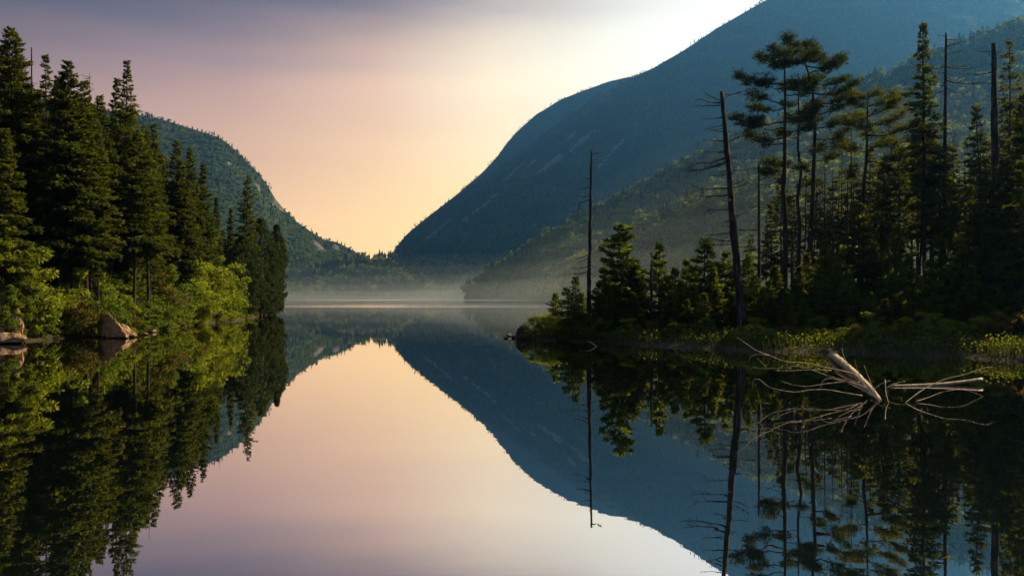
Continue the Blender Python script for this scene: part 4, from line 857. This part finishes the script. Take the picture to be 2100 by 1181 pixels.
for where, key, noun, lst in MORER:
    for k, (px, top, Y) in enumerate(lst):
        kk += 1; h = max(.6, hgt(px, top, Y))
        if key == 'fir': copy_of('fir', kk, 'fir_tree', px, Y, h, rank(k, len(lst), noun) + ' ' + where, 'tree', 'young firs on the right point', 4, wid=1.15)
        else: copy_of('bush', (kk // 2) * 4 + (0, 2)[kk % 2], 'shrub', px, Y, h, rank(k, len(lst), noun) + ' ' + where, 'shrub', 'shrubs along the right shore', 2.2, wid=1.5)

# tall woods continuing beyond the right edge; they shade the point
def mesh_np(me):
    v = np.empty(len(me.vertices) * 3, np.float32); me.vertices.foreach_get('co', v)
    l = np.empty(len(me.loops), np.int32); me.loops.foreach_get('vertex_index', l); return v.reshape(-1, 3), l.reshape(-1, 4)
b = MB(); n = 200; Px = rng.uniform(24, 80, n); Py = rng.uniform(24, 85, n); d = lake_dist(np.stack((Px, Py), 1)); pxx = Px / Py * F + 1050
kp = (d > 2) & (pxx > 2180) & (Px - 24 < 56) ; Px, Py = Px[kp][:44], Py[kp][:44]; Pz = ground_z(np.stack((Px, Py), 1))
srcs = [[(mesh_np(m_), q) for q, m_ in enumerate(pr[::-1])] for pr in PROTO['spruce'][:4]]      # crown = slot 0, trunk = slot 1
for k in range(len(Px)):
    far = Py[k] > 36 + .9 * (Px[k] - 24); sc_ = (rng.uniform(9, 14) if far else rng.uniform(4.5, 7.5)) / 13; a = rng.uniform(0, 6.28); c_, s_ = math.cos(a), math.sin(a)
    for (v, q4), slot in srcs[k % 4]:
        X = (v[:, 0] * c_ - v[:, 1] * s_) * sc_ * 1.15 + Px[k]; Y_ = (v[:, 0] * s_ + v[:, 1] * c_) * sc_ * 1.15 + Py[k]
        b.add(np.stack((X, Y_, v[:, 2] * sc_ + Pz[k]), 1), q4, m=slot)
tag(b.build('woods', [M['spruce'], M['bark']]), 'dark woods continuing beyond the right end of the shore', 'forest', kind='stuff')

# ------------------------------------------------------------------ grass and low growth (stuff)
def grass(name, n, region, hrange, label, dmin, dmax, m):
    x0, x1, y0, y1 = region; X = rng.uniform(x0, x1, n * 6); Y = rng.uniform(y0, y1, n * 6); d = lake_dist(np.stack((X, Y), 1))
    kp = (d > dmin) & (d < dmax) & (fbm(X * .5, Y * .5, 3) > -.14); X, Y = X[kp][:n], Y[kp][:n]; k = len(X)
    Z = np.maximum(ground_z(np.stack((X, Y), 1)), -.06); tuft = fbm(X * .9 + 5, Y * .9, 2) + .5
    H = rng.uniform(*hrange, k) * (.5 + tuft); D = unit(rng.normal(0, .28, (k, 3)) + (0, 0, 1)); a = rng.uniform(0, 6.28, k)
    W = np.stack((np.cos(a), np.sin(a), a * 0), 1); b = MB(); P0 = np.stack((X, Y, Z), 1)
    tip = P0 + D * H[:, None] + np.stack((np.cos(a * 1.7), np.sin(a * 1.7), a * 0 - .3), 1) * (H * rng.uniform(.05, .35, k))[:, None]; mid = P0 + D * H[:, None] * .6; w = (H * .028 + .008)[:, None]
    V = np.stack((P0 - W * w, P0 + W * w, mid + W * w * .7, mid - W * w * .7, tip), 1).reshape(-1, 3); i5 = np.arange(k)[:, None] * 5
    b.add(V, i5 + np.array((0, 1, 2, 3)), i5 + np.array((3, 2, 4)))
    return tag(b.build(name, M[m]), label, 'grass', kind='stuff')
grass('grass', 15000, (0, 44, 8, 60), (.3, .65), 'tussocks of grass and sedge along the right shore', -.35, 6, 'grass')
grass('grass', 9000, (-46, -26, 38, 140), (.25, .55), 'thin grass along the left waterline', -.1, 3, 'grass')
def cover(n, region, dmin, dmax, label, m, s=.12, hh=.7):
    x0, x1, y0, y1 = region; X = rng.uniform(x0, x1, n * 5); Y = rng.uniform(y0, y1, n * 5); d = lake_dist(np.stack((X, Y), 1))
    q = fbm(X * .55 + 9, Y * .55, 3); kp = (d > dmin) & (d < dmax) & (q > -.1); X, Y, q = X[kp][:n], Y[kp][:n], q[kp][:n]; k = len(X)
    Z = np.maximum(ground_z(np.stack((X, Y), 1)), 0) + rng.random(k) ** .8 * hh * (.35 + 2.2 * np.clip(q + .1, 0, 1)); D = unit(rng.normal(0, 1, (k, 3)) + (0, 0, .4)); W = unit(np.cross(D, rdir(k)))
    b = MB(); b.kites(np.stack((X, Y, Z), 1), D, W, s * rng.uniform(.7, 1.5, k), s * rng.uniform(.4, .8, k)); return tag(b.build('undergrowth', M[m]), label, 'undergrowth', kind='stuff')
cover(60000, (-52, -25, 38, 140), .1, 8, 'ferns and low leaves covering the left bank', 'leafmid')
cover(56000, (0, 60, 5, 62), .1, 12, 'low leafy plants on the floor of the right point', 'fir', .10, .8)

# ------------------------------------------------------------------ rocks
def rock(name, pts, label, m='rock', rough=.06, subd=4, cat='rock', loc=(0, 0, 0), group=None, seed=0, bev=.12):
    bm = bmesh.new()
    for p in pts: bm.verts.new(p)
    r = bmesh.ops.convex_hull(bm, input=bm.verts); bmesh.ops.delete(bm, geom=[g for g in r['geom_interior'] if isinstance(g, bmesh.types.BMVert)], context='VERTS') if r['geom_interior'] else None
    bmesh.ops.bevel(bm, geom=list(bm.edges), offset=bev, segments=2, affect='EDGES', clamp_overlap=True)
    bmesh.ops.triangulate(bm, faces=bm.faces)
    for k in range(subd):
        if len(bm.faces) > 6000: break
        el = sorted(bm.edges, key=lambda e: -e.calc_length()); lim = .14
        ee = [e for e in bm.edges if e.calc_length() > lim]
        if not ee: break
        bmesh.ops.subdivide_edges(bm, edges=ee, cuts=1, use_grid_fill=False); bmesh.ops.triangulate(bm, faces=bm.faces)
    bm.normal_update()
    for v in bm.verts:
        p = v.co + Vector((seed * 7.3, seed * 1.7, 0)); v.co += v.normal * (mnoise.fractal(p * 1.6, 1.0, 2.0, 5) * rough)
    me = bpy.data.meshes.new(name); bm.to_mesh(me); bm.free(); me.materials.append(M[m])
    o = bpy.data.objects.new(name, me); COL.objects.link(o); o.location = loc
    return tag(o, label, cat, group)
def rel(c, lst): return [tuple(at(*p) - np.array(c)) for p in lst]
# leaning boulder at the left edge
c = (-27.7, 44.5, 0)
rock('boulder', rel(c, [(-40, 560, 45), (16, 588, 44.3), (30, 600, 44.5), (44, 640, 44.2), (50, 700, 44.0), (14, 702, 43.6), (-60, 704, 43.4), (-60, 600, 48), (20, 596, 47.5), (46, 700, 47.5), (-60, 720, 44)]), 'tall leaning tan boulder at the left edge, partly overgrown', seed=1, cat='boulder', loc=c, rough=.10)
rock('rock', rel(c, [(-50, 680, 43.2), (20, 680, 43.2), (45, 682, 43.3), (58, 690, 43.3), (58, 700, 43.3), (10, 702, 42.6), (-50, 704, 42.4), (-50, 690, 45), (50, 690, 45), (40, 705, 44)]), 'flat reddish tan rock ledge at the foot of the leaning boulder', seed=2, loc=c, rough=.07)
c = tuple(at(240, 690, 49.5) * (1, 1, 0))
rock('boulder', rel(c, [(205, 640, 50.5), (222, 642, 49.6), (236, 655, 49), (262, 690, 48.4), (262, 696, 48.4), (212, 697, 49), (200, 680, 51), (244, 664, 51.5), (268, 697, 50), (210, 700, 52)]), 'pale wedge-shaped boulder sloping into the water on the left bank', seed=3, cat='boulder', loc=c, rough=.07)
rock('rock', rel(c, [(246, 664, 50.5), (254, 662, 50.8), (270, 680, 50), (282, 686, 50), (282, 694, 50), (258, 694, 49.6), (250, 672, 52), (284, 694, 52)]), 'smaller angular pale rock right of the wedge boulder', seed=4, loc=c, rough=.05)
c = tuple(at(408, 662, 74) * (1, 1, 0))
rock('rock', rel(c, [(395, 652, 74), (404, 650, 74), (418, 658, 73.5), (424, 664, 73.5), (400, 667, 73.5), (392, 664, 75), (420, 666, 76)]), 'small pale shore rock below the sunlit birches', seed=5, loc=c, rough=.05)
for k, (px, py, Y, s, lab) in enumerate([(312, 678, 57, .35, 'little grey stone at the water right of the wedge boulder'), (205, 683, 52, .25, 'little pale stone at the water left of the wedge boulder'), (470, 657, 84, .4, 'small stone at the water below the cedars'), (435, 660, 79, .35, 'small stone right of the pale shore rock'), (70, 695, 46.6, .3, 'tan stone at the water right of the rock ledge'), (196, 690, 50.5, .4, 'tan stone half under water left of the wedge boulder'), (296, 688, 53, .3, 'flat tan stone off the foot of the angular pale rock'), (352, 672, 64.5, .35, 'tan stone under the olive brown shrub'), (500, 652, 94, .4, 'tan stone under the yellow-green shrub at the point')]):
    c = tuple(at(px, py, Y) * (1, 1, 0)); P8 = rdir(14) * np.array((1, .8, .6)) * s; rock('stone', [tuple(p) for p in P8], lab, seed=6 + k, loc=(c[0], c[1], .05), rough=.03, bev=.03, cat='stone', group='small shore stones')
c = tuple(at(1074, 690, 48) * (1, 1, 0))
rock('boulder', rel(c, [(1058, 676, 47.6), (1066, 666, 47.8), (1076, 664, 48), (1086, 672, 48), (1088, 700, 47.8), (1060, 700, 47.5), (1056, 688, 48.2), (1084, 668, 49), (1086, 700, 49.2), (1062, 696, 49.3)]), 'black boulder in the water at the tip of the right point', 'darkrock', seed=11, cat='boulder', loc=c, rough=.06)
for k, (px, py, Y, s, lab) in enumerate([(1038, 689, 48.4, .17, 'pale little stone farthest from the tip of the right point'), (1043, 684, 51, .2, 'dark flat stone beside the farthest pale stone'), (1055, 688, 49, .22, 'dark stone touching the left side of the black boulder')]):
    c = at(px, py, Y) * (1, 1, 0); P8 = rdir(14) * np.array((1.1, .8, .6)) * s; rock('stone', [tuple(p) for p in P8], lab, 'rock' if 'pale' in lab else 'darkrock', seed=16 + k, loc=(c[0], c[1], .06), rough=.03, bev=.03, cat='stone', group='stones off the right point')

# ------------------------------------------------------------------ dead wood
def polytube(b, pts, r0, r1, sides=6, jit=.0, sub=4):
    pts = np.array(pts, float); n = len(pts); t = np.arange(n); tt = np.linspace(0, n - 1, (n - 1) * sub + 1)
    pp = []
    for u in tt:                                     # Catmull-Rom
        i1 = min(int(u), n - 2); f = u - i1; p0 = pts[max(i1 - 1, 0)]; p1 = pts[i1]; p2 = pts[i1 + 1]; p3 = pts[min(i1 + 2, n - 1)]
        pp.append(.5 * ((2 * p1) + (p2 - p0) * f + (2 * p0 - 5 * p1 + 4 * p2 - p3) * f * f + (3 * p1 - p0 - 3 * p2 + p3) * f ** 3))
    b.tube(np.array(pp), np.linspace(r0, r1, len(pp)), sides, jit=jit, cap=True)
zz = lambda x, y: (1480 + x / 3.387, 640 + y / 3.387)
def zt(pts, Y0, Y1):
    n = len(pts); return [at(*zz(x, y), Y0 + (Y1 - Y0) * k / (n - 1)) for k, (x, y) in enumerate(pts)]
def tree_part(name, root, segs, m='drift', sides=6, jit=0):
    b = MB()
    for pts, r0, r1 in segs: polytube(b, [p - np.array(root.location) for p in pts], r0, r1, sides, jit)
    return b.build(name, M[m], root, smooth=True)
dw = empty('fallen_tree', tuple(at(1795, 820, 19.5) * (1, 1, 0)))
tag(dw, 'bleached fallen tree lying in the water with its bare branches spread toward the viewer', 'fallen tree')
tk = [at(1706, 728, 33.5), at(1722, 740, 29.5), at(1742, 756, 26), at(1766, 778, 23.4), at(1788, 800, 21.2), at(1806, 826, 19.3)]
for p in tk: p[2] = max(p[2], -.02)
tree_part('trunk', dw, [(tk, .155, .045)] + [([tk[0] + np.array((rng.uniform(-.12, .12), -.3, rng.uniform(.0, .16))), tk[0] + np.array((rng.uniform(-.25, .1), .35 + rng.uniform(0, .3), rng.uniform(.12, .34)))], .07, .012) for _ in range(6)], sides=14, jit=.2)
for pts, Y0, Y1, r0, r1 in [
    ([(940, 440), (870, 415), (700, 380), (560, 350), (450, 345), (330, 300), (240, 265), (165, 215), (105, 175)], 21.6, 20.4, .026, .009),
    ([(330, 300), (260, 293), (205, 308), (188, 345)], 20.8, 20.6, .012, .006),
    ([(1098, 626), (1040, 570), (980, 520), (900, 490), (800, 460), (700, 430), (580, 385), (490, 375), (440, 385), (320, 392), (210, 383)], 19.2, 19.8, .034, .010),
    ([(760, 405), (620, 400), (470, 407), (360, 405)], 20.6, 20.0, .014, .006),
    ([(310, 395), (290, 360), (240, 315)], 19.9, 19.7, .011, .005),
    ([(975, 580), (850, 560), (740, 540), (620, 540), (520, 555), (430, 545), (330, 520), (262, 468), (222, 470), (215, 520)], 19.6, 19.2, .026, .008),
    ([(960, 485), (840, 485), (700, 500), (600, 515), (500, 505), (400, 475)], 20.3, 19.8, .020, .007),
    ([(900, 490), (810, 472), (750, 460), (700, 480), (685, 528)], 19.6, 19.2, .018, .008),
    ([(1010, 530), (950, 460), (900, 400), (850, 310), (834, 250)], 20.6, 21.6, .022, .008),
    ([(980, 500), (950, 420), (922, 330)], 20.6, 21.0, .016, .006),
    ([(1072, 575), (1030, 480), (990, 370)], 19.8, 20.2, .022, .008),
    ([(1000, 520), (900, 470), (820, 440), (780, 410)], 20.5, 20.2, .014, .006),
    ([(1135, 470), (1140, 560), (1162, 636)], 19.6, 18.9, .018, .012),
    ([(1060, 540), (1100, 500), (1170, 475)], 20.4, 20.6, .014, .006),
    ([(1145, 525), (1200, 495), (1272, 480)], 20.6, 20.9, .014, .006),
    ([(1268, 635), (1350, 570), (1430, 520), (1550, 465), (1680, 435), (1830, 385), (1880, 384)], 18.9, 20.5, .018, .007),
    ([(1345, 622), (1440, 590), (1550, 550), (1680, 538), (1812, 582)], 19.0, 20.2, .014, .006),
    ]:
    tree_part('branch', dw, [(zt(pts, Y0, Y1), r0 * .72, r1 * .6)], jit=.12)
lg = empty('log', tuple(at(1910, 785, 22.8) * (1, 1, 0)))
tag(lg, 'thin pale log floating right of the fallen tree, its end lifted', 'log')
tree_part('trunk', lg, [([at(1826, 792, 22.4), at(1880, 791, 22.5), at(1950, 786, 22.7), at(2014, 777, 23)], .055, .045)], sides=8, jit=.06)
tw = empty('branch_in_water', tuple(at(1210, 707, 42) * (1, 1, 0)))
tag(tw, 'short pale forked twig sticking out of the water below the right point', 'branch')
tree_part('twig', tw, [([at(1224, 711, 40.6), at(1215, 704, 40.8), at(1205, 699, 41)], .028, .012)])
ls = empty('leaning_dead_tree', tuple(at(517, 648, 104) * (1, 1, 0)))
tag(ls, 'dark bare stem leaning out over the water at the left point', 'dead tree')
tree_part('trunk', ls, [([at(514, 652, 104), at(525, 643, 106), at(548, 628, 109)], .14, .07)], m='deadbark', sides=7)
fl = empty('driftwood_log', tuple(at(110, 640, 50) * (1, 1, 0)))
tag(fl, 'grey fallen log slanting down to the water between the left shrubs', 'log')
tree_part('trunk', fl, [([at(86, 600, 51.5), at(110, 625, 50), at(134, 655, 49)], .07, .04)], m='drift', sides=6)
# root stump on the right shore
st = empty('root_stump', tuple(at(1825, 715, 37) * (1, 1, 0)))
tag(st, 'dark old root stump at the waterline of the right shore', 'stump')
tree_part('stump', st, [([at(1822, 726, 36.6), at(1818, 708, 36.6), at(1812, 690, 36.7), at(1806, 682, 36.8)], .22, .06)], m='deadbark', sides=9, jit=.15)
for pts in [[at(1818, 712, 36.6), at(1850, 715, 36.2), at(1880, 723, 35.9), at(1892, 728, 35.7)], [at(1820, 716, 36.4), at(1840, 722, 35.8), at(1862, 730, 35.5)], [at(1824, 706, 36.8), at(1870, 706, 36.6), at(1905, 718, 36), at(1918, 728, 35.6)], [at(1816, 714, 36.4), at(1808, 722, 36), at(1802, 730, 35.8)]]:
    tree_part('root', st, [(pts, .085, .03)], m='deadbark', sides=6, jit=.1)
tw2 = empty('branch_in_water', tuple(at(1975, 735, 34) * (1, 1, 0)))
tag(tw2, 'thin bent twig standing at the waterline right of the root stump', 'branch')
tree_part('twig', tw2, [([at(1982, 735, 33.2), at(1978, 728, 33.4), at(1966, 712, 33.6)], .02, .008)], m='drift')

# ------------------------------------------------------------------ air: haze box and low mist
def volume_mat(name, color, dens, aniso):
    m, nt, out = mat(name); v = N(nt, 'ShaderNodeVolumePrincipled'); v.inputs['Color'].default_value = (*color, 1); v.inputs['Density'].default_value = dens; v.inputs['Anisotropy'].default_value = aniso
    nt.links.new(v.outputs[0], out.inputs['Volume']); return m
b = MB(); x0, x1, y0, y1, z0, z1 = -3300, 3800, -450, 3900, -12, 1180
b.add([(x0, y0, z0), (x1, y0, z0), (x1, y1, z0), (x0, y1, z0), (x0, y0, z1), (x1, y0, z1), (x1, y1, z1), (x0, y1, z1)], [(3, 2, 1, 0), (4, 5, 6, 7), (0, 1, 5, 4), (1, 2, 6, 5), (2, 3, 7, 6), (3, 0, 4, 7)])
tag(b.build('haze', volume_mat('haze_air', (.09, .34, .88), 1.5e-4, .62)), 'thin blue morning haze filling the valley', 'haze', kind='stuff')
def mist(cx, cy_, cz, rx, ry, rz, dens, label):
    bm = bmesh.new(); bmesh.ops.create_icosphere(bm, subdivisions=4, radius=1.0)
    for v in bm.verts: v.co = Vector((v.co.x * rx, v.co.y * ry, max(v.co.z * rz, -cz + .06) if cz < rz else v.co.z * rz))
    me = bpy.data.meshes.new('mist'); bm.to_mesh(me); bm.free(); me.materials.append(volume_mat('mist_air', (.70, .88, .94), dens, .35))
    o = bpy.data.objects.new('mist', me); COL.objects.link(o); o.location = (cx, cy_, cz); tag(o, label, 'mist', kind='stuff')
for k, (h_, d_) in enumerate([(12, 6.5e-4), (22, 4.4e-4), (34, 3e-4), (48, 2e-4), (64, 1.3e-4)]):
    mist(-40, 1130, 1.0, 600, 200 - 6 * k, h_, d_, ('lowest and densest', 'second lowest', 'middle', 'second highest', 'topmost and thinnest')[k] + ' sheet of pale mist lying over the head of the lake')
for k, (h_, d_) in enumerate([(14, 4.2e-4), (27, 2.6e-4), (44, 1.6e-4), (64, 1.0e-4), (95, .7e-4)]):
    mist(190, 400, 1.0, 260 - 18 * k, 300 - 20 * k, h_, d_, ('lowest and densest', 'second lowest', 'middle', 'second highest', 'topmost and thinnest')[k] + ' sheet of pale mist below the right hillside behind the point')
mist(15, 225, .5, 120, 62, .7, 1.1e-3, 'thin warm wisp of mist lying on the water beyond the point')
